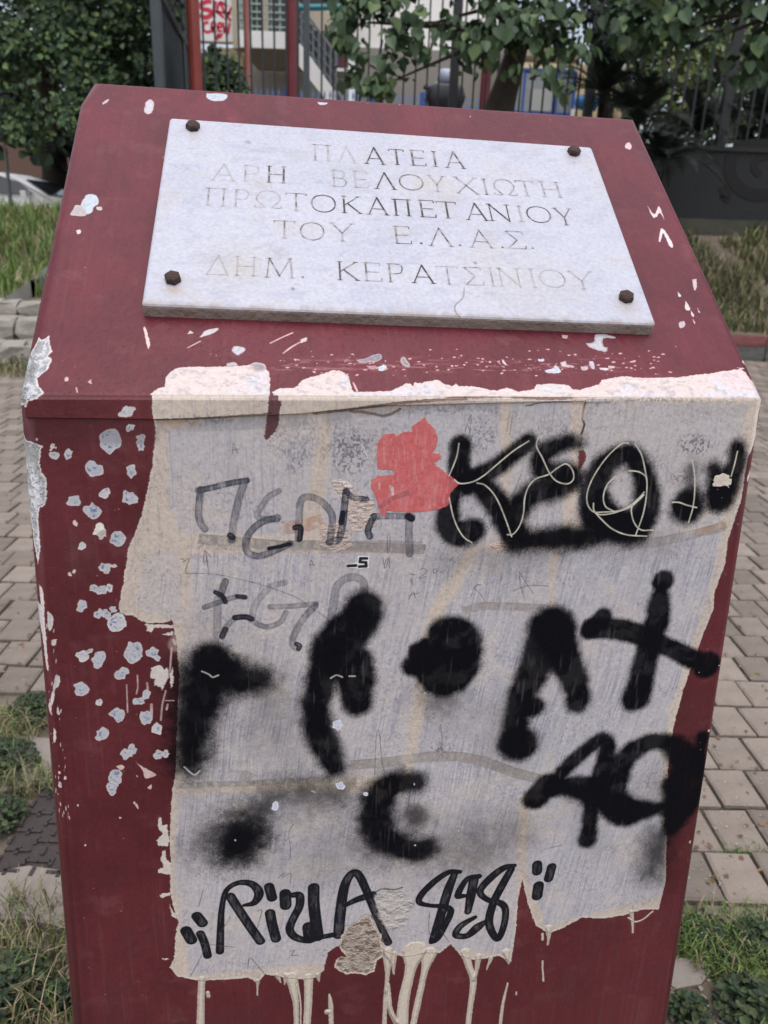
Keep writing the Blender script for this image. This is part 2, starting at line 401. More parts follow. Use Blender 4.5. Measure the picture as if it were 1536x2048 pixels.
# grey-blue brushed sheets with cream seams between them
sheets = [([(335,838),(640,832),(632,905),(618,980),(590,1070),(360,1066),(338,1010),(336,930)], .85, .5),
          ([(660,826),(1000,805),(1003,900),(1000,1085),(850,1105),(640,1080),(655,960)], .95, .55),
          ([(1022,802),(1135,800),(1148,870),(1130,960),(1120,1090),(1018,1092)], .85, .45),
          ([(1175,800),(1492,812),(1476,900),(1440,1045),(1180,1092),(1150,1020)], .75, .35),
          ([(285,1120),(350,1095),(372,1250),(350,1240),(270,1215)], .55, .3),
          ([(385,1110),(935,1100),(890,1160),(860,1215),(825,1400),(810,1545),(362,1575),(366,1290)], .80, 1.0),
          ([(955,1100),(1104,1100),(1100,1225),(1100,1580),(1060,1590),(840,1590),(812,1600),(845,1450),(885,1230)], .95, 1.0),
          ([(1116,1098),(1445,1052),(1418,1180),(1370,1320),(1335,1430),(1322,1560),(1325,1790),(1090,1850),(1052,1740),(1060,1560),(1100,1300)], 1.0, 1.0),
          ([(355,1585),(1040,1590),(1026,1905),(850,1900),(640,1925),(380,1950),(350,1750)], .85, .8)]
for i, (pg, al, st) in enumerate(sheets):
    a = area(pg)
    g = a * al * (.80 + .4 * (tone - .3)) * (1 - .35 * sst(.55, .8, mott))
    front.paint(b, np.clip(m * g, 0, 1), GREYW, .75)
    front.paint(b, np.clip(m * a * al * st * zone * sst(.46, .66, streak) * .55, 0, 1), BLUEW, .8, -.15)
    front.paint(b, np.clip(m * a * al * st * sst(.48, .70, smear) * .34, 0, 1), (.345, .33, .40), .8)
    front.paint(b, np.clip(m * a * st * zone * sst(.60, .72, 1 - streak) * .30, 0, 1), (.64, .62, .64), .7, .15)
front.paint(b, np.clip(m * sst(.66, .74, streak) * .28, 0, 1), (.16, .16, .24), .8)
front.paint(b, np.clip(m * sst(.64, .74, mott) * sst(420 * K, 120 * K, Y) * .45, 0, 1), (.24, .23, .31), .8, -.1)
front.paint(b, np.clip(m * sst(.60, .70, fbm(X / (2.0 * K), Y / (2.6 * K), 55, 4)) * sst(.5, .62, fbm(X / (60 * K), Y / (24 * K), 57, 3)) * .5, 0, 1), (.22, .19, .27), .85)
pat = sst(.56, .70, fbm(X / (38 * K), Y / (30 * K), 66, 3)); front.paint(b, np.clip(m * pat * .28, 0, 1), (.60, .52, .44), .75)
front.h[b] += m * (streak - .5) * .45 + m * (mott - .5) * .5 + m * (smear - .5) * .8
# dark speck groups
for (x, y, rx, ry, al) in ((700,905,45,50,.7),(960,870,40,40,.5),(400,840,70,16,.8),(900,820,120,12,.7),(1010,830,50,15,.4),(1390,890,40,25,.8),(1270,930,60,20,.4),(1360,955,30,14,.7),(880,1505,18,18,1.),(640,880,120,50,.35),(1120,860,60,40,.3),(1310,800,150,10,.7),(590,930,25,20,.6),(620,1350,22,22,.8),(965,1325,9,9,.8),(780,900,60,60,.3)):
    pts = [(x + rx * math.cos(a), y + ry * math.sin(a)) for a in np.linspace(0, 2 * math.pi, 12)[:-1]]
    q = front.poly_sd(pts, warp=4, wcell=10, pad=10)
    bb, s_ = q; nn = fbm(front.xx[bb] / (1.7 * K), front.yy[bb] / (2.3 * K), int(x), 4)
    front.paint(bb, (1 - sst(-16, 8, s_)) * sst(.50, .62, nn) * al, (.10, .085, .12), .8, -.3)
# tape strips and torn seams
def tape(pts, w, col, al, holes=.5, edge=True):
    q = front.stroke_sd(pts, w, pad=6, warp=1.2)
    bb, s_ = q; nn = fbm(front.xx[bb] / (5 * K), front.yy[bb] / (9 * K), int(pts[0][1]) % 90, 4, .6)
    n2 = fbm(front.xx[bb] / (2.5 * K), front.yy[bb] / (14 * K), 7 + int(pts[0][0]) % 60, 3)
    Pc = front.conv([(p[0], p[1]) for p in pts])[0]; d0 = Pc[1] - Pc[0]; d1 = Pc[-1] - Pc[-2]; wv = (nn - .5) * 10 * K
    ends = (((front.xx[bb] - Pc[0, 0]) * d0[0] + (front.yy[bb] - Pc[0, 1]) * d0[1]) / np.hypot(*d0) + wv > 0) & (((front.xx[bb] - Pc[-1, 0]) * d1[0] + (front.yy[bb] - Pc[-1, 1]) * d1[1]) / np.hypot(*d1) + wv < 0)
    s_ = np.where(ends, s_, 9)
    mm = (1 - sst(-1, .6, s_)) * al * (1 - holes * sst(.5, .62, nn)); front.paint(bb, np.clip(mm * (.65 + .6 * n2), 0, 1), col, .5)
    if edge: front.paint(bb, sst(-2.4, -.4, s_) * (1 - sst(.2, 1.2, s_)) * .35 * al, (.22, .17, .14), .6, .3)
BR = (.24, .18, .14); DK = (.20, .185, .185)
tape([(395,1077),(470,1082),(560,1090),(640,1090),(850,1098)], 10, DK, .75, .5)
tape([(412,1092),(560,1100),(620,1098)], 6, (.33,.30,.29), .6, .4, False)
tape([(640,1095),(760,1092),(840,1095)], 12, (.27,.23,.22), .55, .5)
tape([(1240,1092),(1330,1080),(1452,1052)], 9, (.32,.27,.24), .6, .6)
tape([(1395,1065),(1452,1048)], 8, (.36,.24,.18), .7, .6)
tape([(560,1055),(600,1052),(645,1040)], 14, (.42,.24,.18), .75, .8, False)
tape([(925,1222),(960,1212),(1005,1212),(1090,1216)], 8, (.25,.21,.18), .6, .3)
tape([(700,1530),(770,1524),(870,1512),(950,1518),(1030,1545),(1098,1562)], 10, (.30,.27,.25), .85, .25)
tape([(355,1572),(420,1568),(500,1566),(620,1560)], 6, (.26,.24,.22), .6, .7)
tape([(480,1548),(510,1560)], 12, (.26,.24,.22), .6, .7, False)
tape([(310,850),(420,848),(540,842),(610,838)], 15, (.30,.29,.30), .5, .75, False)
tape([(315,852),(360,845),(395,850)], 10, (.50,.36,.26), .7, .8, False)
tape([(640,834),(720,822),(860,812),(1000,806)], 13, (.30,.28,.29), .45, .6, False)
tape([(1360,812),(1500,822)], 13, (.42,.39,.38), .5, .7, False)
for pts, w in (([(312,838),(420,834),(540,826)], 2.2), ([(628,826),(660,822),(700,818),(790,806),(860,800),(930,796)], 3.0), ([(930,795),(1000,793),(1100,797),(1172,793)], 2.2), ([(700,822),(740,826),(770,832),(800,818)], 2.6), ([(1050,812),(1090,804),(1170,802)], 1.2)):
    q = front.stroke_sd(pts, w, pad=4, warp=1.6); bb, s_ = q
    front.paint(bb, (1 - sst(-.8, .6, s_)) * .85, (.17, .105, .075), .8, -1.0)
front.line([(1170,805),(1166,822),(1164,838),(1168,850),(1162,868)], 1.8, (.05,.02,.02), .95, True, -1.2)
front.line([(880,1450),(884,1480),(882,1500)], 1.2, (.25,.16,.12), .7, True, -.6)
front.line([(1164,905),(1158,935)], 2.5, (.10,.02,.03), .9)
front.chip([(1157,902),(1168,900),(1172,915),(1165,930),(1158,938),(1156,920)], cols=((.10,.02,.03),(.2,.05,.05)), depth=-.5, warp=2, specks=0)
# cream swipes and seams
for pts, w, al in (([(645,830),(632,900),(628,960),(600,1060)], 9, .55), ([(1012,800),(1008,860),(1014,900)], 10, .8), ([(1158,800),(1150,860),(1140,900)], 13, .8), ([(1108,1100),(1104,1160),(1100,1220)], 8, .8), ([(945,1105),(910,1180),(868,1230),(845,1290)], 9, .8), ([(838,1400),(828,1450),(812,1520)], 11, .7), ([(1045,1600),(1040,1700)], 8, .5), ([(350,1290),(375,1240),(378,1180)], 14, .5)):
    q = front.stroke_sd(pts, w, pad=8, warp=1.5); bb, s_ = q
    front.paint(bb, (1 - sst(-4, 4, s_)) * al * .62, (.58, .49, .42), .65, .2)
# torn pinkish paper around the red blot and below
for pg, col in (([(660,960),(690,965),(712,985),(745,1000),(760,1040),(740,1060),(700,1062),(690,1010)], (.60,.47,.40)), ([(640,1050),(690,1045),(705,1090),(670,1105),(640,1090)], (.56,.44,.38)), ([(676,960),(695,962),(708,975),(690,978)], (.76,.66,.58)), ([(980,1090),(1000,1080),(1022,1078),(1015,1092),(995,1104)], (.72,.50,.44)), ([(1003,1035),(1018,1040),(1012,1060)], (.6,.5,.45))):
    q = front.poly_sd(pg, warp=3, wcell=7, pad=8); bb, s_ = q
    nn = fbm(front.xx[bb] / (5 * K), front.yy[bb] / (2.5 * K), 88, 5)
    front.paint(bb, (1 - sst(-1.5, 1.5, s_)) * (.45 + .5 * nn), col, .8, .5); front.h[bb] += (1 - sst(-1.5, 1.5, s_)) * (nn - .5) * 3.0

# ------------------------------------------------------------------ writing on the front
c1 = crop(280, 700, 3.072); c2 = crop(700, 700, 3.072); c3 = crop(1100, 700, 3.523); c4 = crop(200, 1100, 2.56); c5 = crop(780, 1100, 2.133); c6 = crop(280, 1500, 2.56); c7 = crop(780, 1500, 2.477)
MK = front.marker
MK(c1((355,862),(450,842),(560,815),(655,800)), 6.5, .8); MK(c1((372,855),(362,940),(360,1020),(375,1070),(398,1098)), 7.5, .7); MK(c1((640,810),(610,900),(585,1000),(570,1080),(562,1165)), 8, .6)
MK(c1((552,1138),(566,1150)), 6.5, .8, (.012,.012,.02), .1)
MK(c1((850,865),(790,900),(745,960),(722,1025),(790,1035),(840,1042)), 6.5, .5); MK(c1((845,1030),(760,1050),(690,1100),(650,1170),(660,1240),(730,1265),(830,1230),(920,1188)), 7.5, .7); MK(c1((790,1218),(860,1205),(920,1190)), 4, .95, (.01,.01,.02), .1, smooth=False)
MK(c1((972,1160),(975,1060),(990,920),(1060,905),(1130,945),(1180,1020),(1172,1120),(1165,1180)), 7.5, .6); MK(c1((950,1090),(985,1090),(980,1160)), 6, .85, (.012,.012,.02), .2)
MK(c1((1160,1180),(1220,1160),(1245,1060),(1255,950),(1265,865)), 7.5, .8); MK(c1((1265,870),(1310,905),(1390,915)), 6, .85); MK(c1((1245,1000),(1235,1060)), 6, .9, (.01,.01,.02), .1)
MK(c2((145,1020),(110,1100),(120,1145)), 7, .85, dry=.3); MK(c2((150,1020),(260,1018),(380,1022)), 7, .65); MK(c2((362,1020),(360,1120),(365,1250)), 8, .55); MK(c2((355,1020),(378,1035)), 7, .9, (.01,.01,.02), .1, smooth=False)
MK(c4((640,160),(615,230)), 7.5, .7); MK(c4((600,250),(600,340),(598,440)), 8, .35); MK(c4((535,292),(620,262),(690,240),(740,240)), 6, .65); MK(c4((590,215),(625,235),(640,265)), 5, .85, (.015,.015,.025), .2); MK(c4((700,235),(742,242)), 4.5, .85, (.015,.015,.025), .2)
MK(c4((625,445),(640,400),(690,350),(745,340),(790,370),(850,392),(920,370),(950,320)), 6, .55); MK(c4((690,345),(745,342),(775,352)), 6, .85, (.015,.015,.025), .2); MK(c4((625,440),(640,405)), 6, .8, (.02,.02,.03), .2)
MK(c4((945,165),(880,185),(820,240),(785,300),(780,340)), 7, .35); MK(c4((870,290),(960,288),(1050,280),(1105,275)), 6, .5); MK(c4((1100,285),(1040,350),(995,430),(985,480),(1010,505)), 7, .55); MK(c4((1005,480),(1022,490),(1015,505)), 5, .85, (.02,.02,.03), .2)
MK(c4((1178,380),(1195,270),(1215,180),(1280,138),(1340,155),(1350,210),(1320,260)), 8.5, .45)
SP = front.spray
def SPu(p, r, sf, a=1.0): SP(p, [q * .90 for q in r] if isinstance(r, list) else r * .90, sf * .72, a)
# upper black tag
SPu(c2((678,590),(672,690),(668,790)), 22, 7); SPu(c2((1095,560),(1000,640),(880,730),(740,800)), [17,17,19,22], 9)
SPu(c2((640,830),(610,920),(600,1010),(610,1090),(680,1130),(750,1110)), [20,20,22,26,27,25], 10)
SPu(c2((770,800),(850,880),(910,960),(950,1050),(990,1130)), [20,24,24,22,22], 10); SPu(c2((700,820),(720,850)), 14, 6)
SPu(c2((1400,575),(1330,570),(1240,600),(1175,660),(1200,740),(1330,760),(1390,790)), [11,15,18,20,22,22,18], 14)
SPu(c2((1350,830),(1240,860),(1130,880),(1050,950),(1000,1050),(1040,1130)), [16,22,24,24,22,22], 14)
SPu(c2((1000,1190),(1120,1170),(1250,1155),(1400,1150),(1500,1150)), [15,18,20,20,18], 16); SPu(c3((-80,1340),(60,1340),(200,1350)), [14,16,12], 18, .85)
SPu(c3((540,730),(430,770),(350,860),(310,970),(320,1100),(400,1200),(520,1240),(640,1200),(680,1080),(670,950),(630,820),(560,735)), [20,22,25,27,30,30,30,28,26,24,20,20], 12)
SPu(c3((330,1150),(430,1230),(600,1240)), 32, 16); SPu(c3((300,1270),(500,1310),(650,1290)), [10,14,10], 22, .8)
SPu(c3((1000,830),(985,950),(970,1060)), [7,10,16], 18, .8); SPu(c3((955,1100),(965,1120)), 30, 12); SPu(c3((1005,1040),(1030,1100)), 17, 14, .9)
SPu(c3((1150,830),(1170,920),(1190,1020)), [12,18,26], 14); SPu(c3((1320,690),(1310,800),(1260,920),(1200,1040)), [16,19,24,27], 12)
# second line
SP(c4((575,560),(600,600)), 33, 10); SP(c4((560,640),(525,760),(490,900),(470,1010),(455,1090)), [42,36,30,27,22], 22, 1); SP(c4((430,640),(430,820),(425,1040)), [14,18,18], 30, .8); SP(c4((640,640),(740,660),(830,660)), [30,28,20], 20)
SP(c4((1350,300),(1350,320)), 34, 10); SP(c4((1310,380),(1230,470),(1220,540),(1290,600),(1310,720),(1315,780)), [36,42,44,38,30,25], 9); SP(c4((1180,520),(1130,680),(1105,800),(1115,920),(1160,1020),(1200,1115)), [28,26,24,24,24,18], 10)
SP(c5((240,360),(270,400),(255,490),(225,520),(190,460)), [34,48,52,46,44], 7); SP(c5((130,470),(100,490)), [34,20], 6); SP(c5((215,600),(220,625)), 22, 26, .55)
SP(c5((680,330),(650,430),(600,540),(560,640),(535,750),(535,830)), [38,34,28,24,22,24], 9); SP(c5((700,340),(750,470),(795,590),(800,645)), [36,26,22,22], 8); SP(c5((560,830),(530,820)), 30, 8); SP(c5((610,672)), 19, 6); SP(c5((680,440),(680,420)), 24, 20, .5)
SP(c5((1163,132)), 19, 4); SP(c5((1160,165),(1150,210),(1140,290),(1120,360),(1085,480),(1060,590),(1048,630)), [9,17,21,22,22,24,26], 6)
SP(c5((850,340),(905,285)), [14,16], 4); SP(c5((860,335),(960,335),(1060,360),(1180,410),(1290,465)), [19,19,18,16,18], 4)
SP(c5((1350,490)), 24, 4)
SP(c5((700,990),(760,920),(840,850),(905,808),(925,840),(910,920),(880,1000),(860,1100),(850,1180),(842,1235)), [12,13,13,13,14,15,16,14,14,17], 5)
SP(c5((665,1000),(620,1060)), [20,21], 5); SP(c5((690,1020),(780,1000),(870,1010)), [15,16,20], 6); SP(c5((720,1010),(850,1050),(980,1095),(1080,1110),(1180,1090)), [9,16,24,16,8], 8)
SP(c5((1200,818),(1110,820),(1020,870),(970,950),(950,1030),(960,1100),(1020,1140),(1090,1100)), [12,15,19,22,24,24,18,12], 6)
SP(c5((1200,830),(1260,880),(1290,960),(1270,1040),(1230,1130),(1195,1200)), [16,26,30,30,22,10], 8); SP(c5((1330,800),(1325,860),(1305,930)), [11,9,16], 5); SP(c5((1215,960),(1210,1100)), 12, 8)
SP(c5((1195,1000),(1190,1180)), [14,10], 8)
SP(c7((1340,440),(1310,520),(1290,600)), [14,16,14], 26, .85)
# third line
SP(c6((1000,225),(900,215),(760,215),(640,270),(570,350)), [16,14,11,14,20], 34, .75); SP(c6((500,470),(520,430)), [40,36], 34, .9); SP(c6((530,460),(500,500)), 26, 20); SP(c6((360,470),(420,480)), 20, 46, .4)
SP(c6((1420,165),(1330,165),(1240,210),(1210,320),(1225,420),(1300,480),(1400,515),(1460,500)), [16,22,26,28,28,26,22,20], 12); SP(c6((1400,330),(1410,350)), 17, 18, .85); SP(c6((1180,470),(1230,520)), 16, 30, .6)
SP(c7((410,400),(440,520),(390,540)), 8, 44, .45); SP(c7((620,400),(650,440)), 8, 40, .3); SP(c4((870,780),(870,900)), 6, 50, .35); SP(c4((560,430),(540,800)), 20, 60, .18); SP(c6((980,480),(950,600)), 8, 60, .28)
for p_, r_, s_, a_ in (([(430,1680),(560,1610),(680,1590)], 18, 62, .30), ([(880,1690),(960,1710),(1010,1660)], 8, 60, .34), ([(370,1380),(380,1560)], 24, 48, .30), ([(1310,1560),(1322,1760)], 8, 42, .30), ([(1010,1440),(1020,1500)], 24, 50, .28), ([(560,1730),(720,1700)], 10, 70, .16), ([(520,1380),(560,1500)], 20, 70, .20), ([(760,1660),(860,1720)], 20, 50, .22), ([(900,1120),(1120,1110)], 8, 34, .35), ([(1200,1100),(1330,1090)], 6, 30, .3), ([(870,1400),(900,1420)], 12, 50, .25), ([(1150,1600),(1200,1690)], 10, 40, .2)):
    SP(p_, r_, s_, a_)
# lower marker tag
MD = dict(alpha=1.05, col=(.007,.008,.014), dry=.16, soft=.9)
def mk2(pts, r, sm=True):
    r = [q * 1.12 for q in r] if isinstance(r, list) else r * 1.12
    front.marker(pts, r, smooth=sm, **MD)
mk2(c6((290,850),(318,885)), 9, False); mk2(c6((235,925),(262,972)), 9.5, False); mk2(c6((308,940),(330,990),(345,1052)), 7)
mk2(c6((408,1030),(412,900),(418,810),(440,720),(500,680),(570,685),(608,730),(585,780),(530,795)), [7,6,5,4.5,5,6.5,8,6,3]); mk2(c6((462,750),(500,810),(560,900),(615,978)), 8)
mk2(c6((660,700),(675,755)), 8.5, False); mk2(c6((665,835),(675,890),(695,965)), 8.5); mk2(c6((742,735),(745,795)), 9.5, False); mk2(c6((775,742),(815,745),(815,800),(785,860),(765,915),(790,955),(850,975),(890,970)), [5,7,7,7,7,7,6,5]); mk2(c6((862,905),(868,965)), 10, False)
mk2(c6((888,705),(890,800),(910,955)), 9.5); mk2(c6((905,962),(990,945)), 5, False)
mk2(c6((1015,945),(1025,830),(1045,700),(1080,635),(1115,635),(1150,700),(1190,800),(1240,920),(1270,985)), [9,9,8,7,7,7,6.5,6,7]); mk2(c6((1050,795),(1110,765),(1190,740)), [4,6,7])
mk2(c7((345,603),(290,605),(220,650),(155,715),(145,755),(200,770),(270,775),(300,800),(270,870),(235,930),(205,950)), [4,5,6,6,5,4,5,6,6,6,5]); mk2(c7((318,615),(285,700),(250,820),(215,940)), [6,8,8,8])
mk2(c7((440,625),(380,640),(335,718),(370,722)), [5,5,6,4]); mk2(c7((415,640),(400,720),(385,800)), [8,8,6]); mk2(c7((420,828),(350,870),(325,915),(380,920),(430,880),(470,850)), [4,6,6,6,8,4])
mk2(c7((615,572),(560,585),(490,640),(445,700),(480,740),(550,760),(572,800),(560,880),(530,935),(490,860),(510,760),(560,660),(600,590)), [4,6,7,6,5,6,6,6,6,7,7,7,6])
mk2(c7((728,568),(728,600)), 8.5, False); mk2(c7((800,580),(785,635)), 8, False); mk2(c7((735,672),(728,722)), 9, False)
# red blot over the upper tag
q = front.poly_sd(c2((160,640),(165,570),(210,515),(270,508),(285,525),(330,500),(380,498),(378,468),(430,430),(458,405),(478,445),(520,485),(537,540),(530,590),(505,630),(555,632),(558,665),(512,695),(548,720),(600,762),(640,790),(672,820),(640,850),(615,880),(612,930),(595,960),(550,975),(470,990),(380,998),(225,987),(218,1022),(192,1012),(165,940),(155,890),(130,850),(128,795),(165,775),(168,768),(268,766),(270,738),(168,730)), warp=1.3, wcell=5)
bb, s_ = q; nn = fbm(front.xx[bb] / (4 * K), front.yy[bb] / (16 * K), 61, 4); x_ = front.xx[bb] - front.conv([(700 + 560 / 3.07, 980)])[0][0, 0]
front.paint(bb, (1 - sst(-.6, .6, s_)) * (1 - .55 * sst(-10 * K, 40 * K, x_) * sst(.4, .6, nn)), (.56, .125, .13), .6, .3)
front.paint(bb, (1 - sst(-.6, .6, s_)) * sst(.45, .75, fbm(front.xx[bb] / (9 * K), front.yy[bb] / (12 * K), 67, 5)) * .38, (.62, .24, .23), .6)
front.paint(bb, (1 - sst(-8, -2, s_)) * sst(.58, .7, fbm(front.xx[bb] / (1.5 * K), front.yy[bb] / (12 * K), 62, 3)) * .3, (.66, .35, .36), .6)
front.line(c2((180,820),(178,850)), 2, (.55,.45,.42), .9); front.line(c2((245,835),(250,860)), 2.2, (.55,.45,.42), .9); front.line(c2((258,845),(262,885)), 2.6, (.62,.58,.6), .9)
front.marker(c2((190,960),(260,910),(350,880)), 5, .4, (.16,.07,.09), .3)
# thin scratched line writing through the black
SC = dict(w=1.35, col=(.62,.60,.50), alpha=.95, height=-.3)
for p in (c2((668,572),(655,650),(625,730),(608,770)), c2((608,905),(630,1010),(660,1090),(700,1150),(748,1182)), c2((640,795),(665,815),(700,818),(760,805),(820,770),(880,720),(1000,620),(1098,557)), c2((778,815),(830,830),(890,895),(940,1000),(992,1145)),
          c2((965,1132),(1000,1130),(1040,1080),(1065,1000),(1072,910),(1095,840),(1140,790),(1220,762),(1270,725),(1325,697),(1365,735),(1372,790),(1335,820),(1270,805),(1225,755),(1180,660),(1145,590),(1155,535)),
          c3((555,655),(510,655),(440,710),(370,790),(300,900),(262,1000),(262,1080),(300,1135),(370,1140),(500,1125),(600,1065),(662,1000)), c3((600,660),(645,740),(670,850),(682,930),(675,1050),(650,1170),(602,1303)), c3((555,848),(620,855),(670,885),(682,925)), c3((455,890),(400,950),(375,1030),(390,1100),(450,1135)),
          c3((305,1078),(310,1130),(370,1200),(440,1260),(540,1300),(680,1310)), c3((318,1145),(360,1158),(450,1145),(560,1105),(620,1060),(660,1020)), c3((655,1015),(600,1065),(572,1120),(590,1210),(640,1265),(725,1266)), c3((1000,768),(1018,880),(1018,1000),(1005,1110),(975,1213)), c3((862,1070),(910,1072),(960,1090),(1032,1108)), c3((1320,712),(1300,800),(1275,888))):
    front.line(p, **SC)
front.chip(c3((1130,905),(1150,915),(1160,885),(1190,880),(1215,868),(1240,875),(1262,885),(1265,905),(1278,910),(1275,945),(1258,950),(1258,968),(1238,955),(1160,962),(1145,945),(1155,925)), cols=((.62,.55,.48),(.66,.6,.52)), warp=1, specks=0, depth=.3)
# pencil scribbles
PE = dict(w=.8, col=(.07,.06,.08), alpha=.75)
for p in (c4((410,42),(430,50),(425,62),(456,42),(436,114),(500,118),(600,125),(700,145),(850,185),(1000,240),(1090,300),(1180,362)), c4((527,60),(535,0),(548,60),(555,118),(560,128)), c4((535,0),(568,35)), c1((568,640),(572,570),(598,635)), c1((562,615),(605,608)), c1((1040,1335),(1050,1290),(1070,1330)), c1((1035,1318),(1072,1318)),
          c2((705,500),(742,395),(735,510)), c2((962,500),(975,395)), c2((980,520),(998,395)), c2((1040,1360),(1045,1440),(1072,1530)), c2((1042,1365),(1080,1430),(1122,1490)), c2((1000,1480),(1100,1445),(1220,1450)), c2((745,1505),(770,1450),(800,1440)), c2((765,1465),(800,1500),(825,1535)), c2((200,1280),(215,1340),(238,1280),(240,1340)), c2((228,1250),(230,1140),(245,1140),(238,1230)),
          c2((428,1350),(450,1340),(468,1360),(425,1400),(470,1390)), c2((512,1345),(530,1345),(530,1365),(512,1368),(512,1345)), c2((572,1375),(580,1350),(600,1372)), c2((365,1375),(400,1380)), c2((370,1400),(385,1440)), c2((360,1530),(385,1485),(400,1520)), c2((355,1510),(425,1490)), c2((1050,760),(1010,860),(970,920)),
          c4((1405,1150),(1408,1060),(1415,940),(1430,935),(1440,1060),(1457,1150)), c6((765,560),(770,500),(760,440),(770,400),(785,380)), c6((705,655),(735,630),(730,650),(770,632),(768,680)), c6((768,1030),(790,1025),(775,1050),(805,1050)), c6((598,825),(622,822),(600,910)), c6((550,1120),(560,1065),(590,1090),(640,1150)), c6((300,800),(320,720)), c6((310,990),(400,1000),(490,1010)), c6((420,920),(460,855)), c7((195,800),(192,900),(215,930)), c7((250,890),(290,950)), c7((745,500),(790,485),(850,472)), c1((1500,1340),(1510,1290),(1536,1270)), c6((255,1160),(300,1080),(330,1010))):
    front.line(p, **PE)
for p in (c1((500,470),(520,500),(480,520)), c4((520,620),(555,635),(575,650),(605,640)), c4((1180,655),(1210,640),(1240,650)), c4((1275,645),(1305,645)), c4((430,1110),(480,1150),(510,1130)), c6((880,210),(895,215))): front.line(p, 1.6, (.50,.47,.44), .8)
# small black "-5" sticker
q = front.poly_sd(c4((1262,72),(1300,68),(1318,60),(1318,30),(1378,32),(1376,92),(1330,96),(1268,90)), warp=.3); front.paint(q[0], (1 - sst(-.5, .5, q[1])) * .95, (.72,.72,.74), .5, .3)
front.line(c4((1270,80),(1308,78)), 3.0, (.006,.006,.008), 1.6, False)
for p in (c4((1365,42),(1332,42)), c4((1332,42),(1330,60)), c4((1330,60),(1360,62)), c4((1360,62),(1362,82)), c4((1362,82),(1326,84))): front.line(p, 2.7, (.006,.006,.008), 1.8, False)
for (x, y, r) in ((675,1449,10), (680,1571,9), (551,1612,8), (745,1510,0), (731,1588,5)):
    if r: front.chip(c=(x, y), r=r, seed=int(x), specks=.9 if r > 9 else .2, cols=((.52,.56,.70),(.66,.66,.72)), warp=.6)
for (x, y) in ((968,1500), (1083,1620), (850,1385), (470,1680), (828,1568), (830,1690)): front.chip(c=(x, y), r=2.0, specks=0, cols=((.45,.45,.48),)*2, warp=.5)

# ------------------------------------------------------------------ damage at the foot of the patch
q = front.poly_sd(c6((1150,840),(1180,850),(1200,900),(1235,940),(1240,1000),(1250,1050),(1210,1080),(1200,1130),(1160,1150),(1100,1140),(1050,1150),(990,1110),(1010,1060),(1060,1060),(1020,1010),(1030,950),(1060,900),(1110,880)), warp=2.5, wcell=7, pad=8)
bb, s_ = q; nn = fbm(front.xx[bb] / (6 * K), front.yy[bb] / (5 * K), 91, 5, .62)
front.paint(bb, 1 - sst(-.8, .8, s_), (.60,.50,.42), .85, -.8); mm = 1 - sst(-5, -2, s_)
front.paint(bb, mm * .75, (.32,.265,.22), .9); front.paint(bb, mm * sst(.52, .6, nn), (.47,.40,.35), .9); front.paint(bb, mm * sst(.40, .34, nn) * .7, (.14,.09,.065), .9); front.h[bb] += mm * (nn - .5) * 9
for p, w in ((c6((1200,730),(1240,712),(1300,715),(1340,705)), 1.6), (c6((1370,780),(1400,790)), 1.3), (c6((1190,850),(1230,900),(1260,940),(1240,975),(1280,990)), 3)): front.line(p, w, (.05,.04,.04), .85, True, -.8)
q = front.poly_sd(c6((1200,740),(1330,710),(1400,790),(1360,900),(1270,930),(1220,860)), warp=4, wcell=9, pad=8); bb, s_ = q; nn = fbm(front.xx[bb] / (8 * K), front.yy[bb] / (6 * K), 93, 5)
front.paint(bb, (1 - sst(-6, 3, s_)) * .75, (.50,.46,.43), .8, .3); front.h[bb] += (1 - sst(-3, 2, s_)) * (nn - .5) * 5
# loose white flakes beside the patch
for pg in (c6((95,345),(108,350),(110,385),(135,380),(150,470),(140,495),(90,490),(85,460),(118,430),(92,400)), c6((112,515),(130,512),(135,560),(160,580),(160,640),(95,630),(90,612),(122,600),(105,560)), c6((98,740),(160,725),(165,738),(110,758)), c6((150,790),(170,830),(195,840),(195,870),(160,850)), c6((110,1065),(150,1070),(130,1080)),
           c4((225,378),(300,380),(370,385),(372,400),(330,400),(280,398),(262,420),(232,415),(240,395)), c4((312,430),(370,418),(372,436),(335,436)), c4((262,600),(310,590),(330,615),(345,600),(350,650),(330,690),(318,720),(305,700),(275,690),(280,660),(255,655)), c4((355,640),(370,600),(375,680),(362,710))):
    q = front.poly_sd(pg, warp=2.2, wcell=4); bb, s_ = q; front.paint(bb, 1 - sst(-.7, .7, s_), (.60,.54,.50), .7, .45)
for p, w in ((c4((365,500),(358,600),(352,640)), 1.8), (c4((375,460),(385,480)), 3), (c4((405,450),(412,465)), 2.2), (c4((335,720),(318,790),(310,870)), 1.7), (c4((262,790),(262,850)), 2.6), (c4((190,640),(192,700),(185,735)), 1.4), (c4((135,690),(140,830)), 1.4), (c4((330,770),(378,770)), 1.0), (c4((345,790),(340,815)), 2.0), (c4((240,680),(244,720)), 2.0)):
    front.line(p, w, (.56,.44,.40), .75)
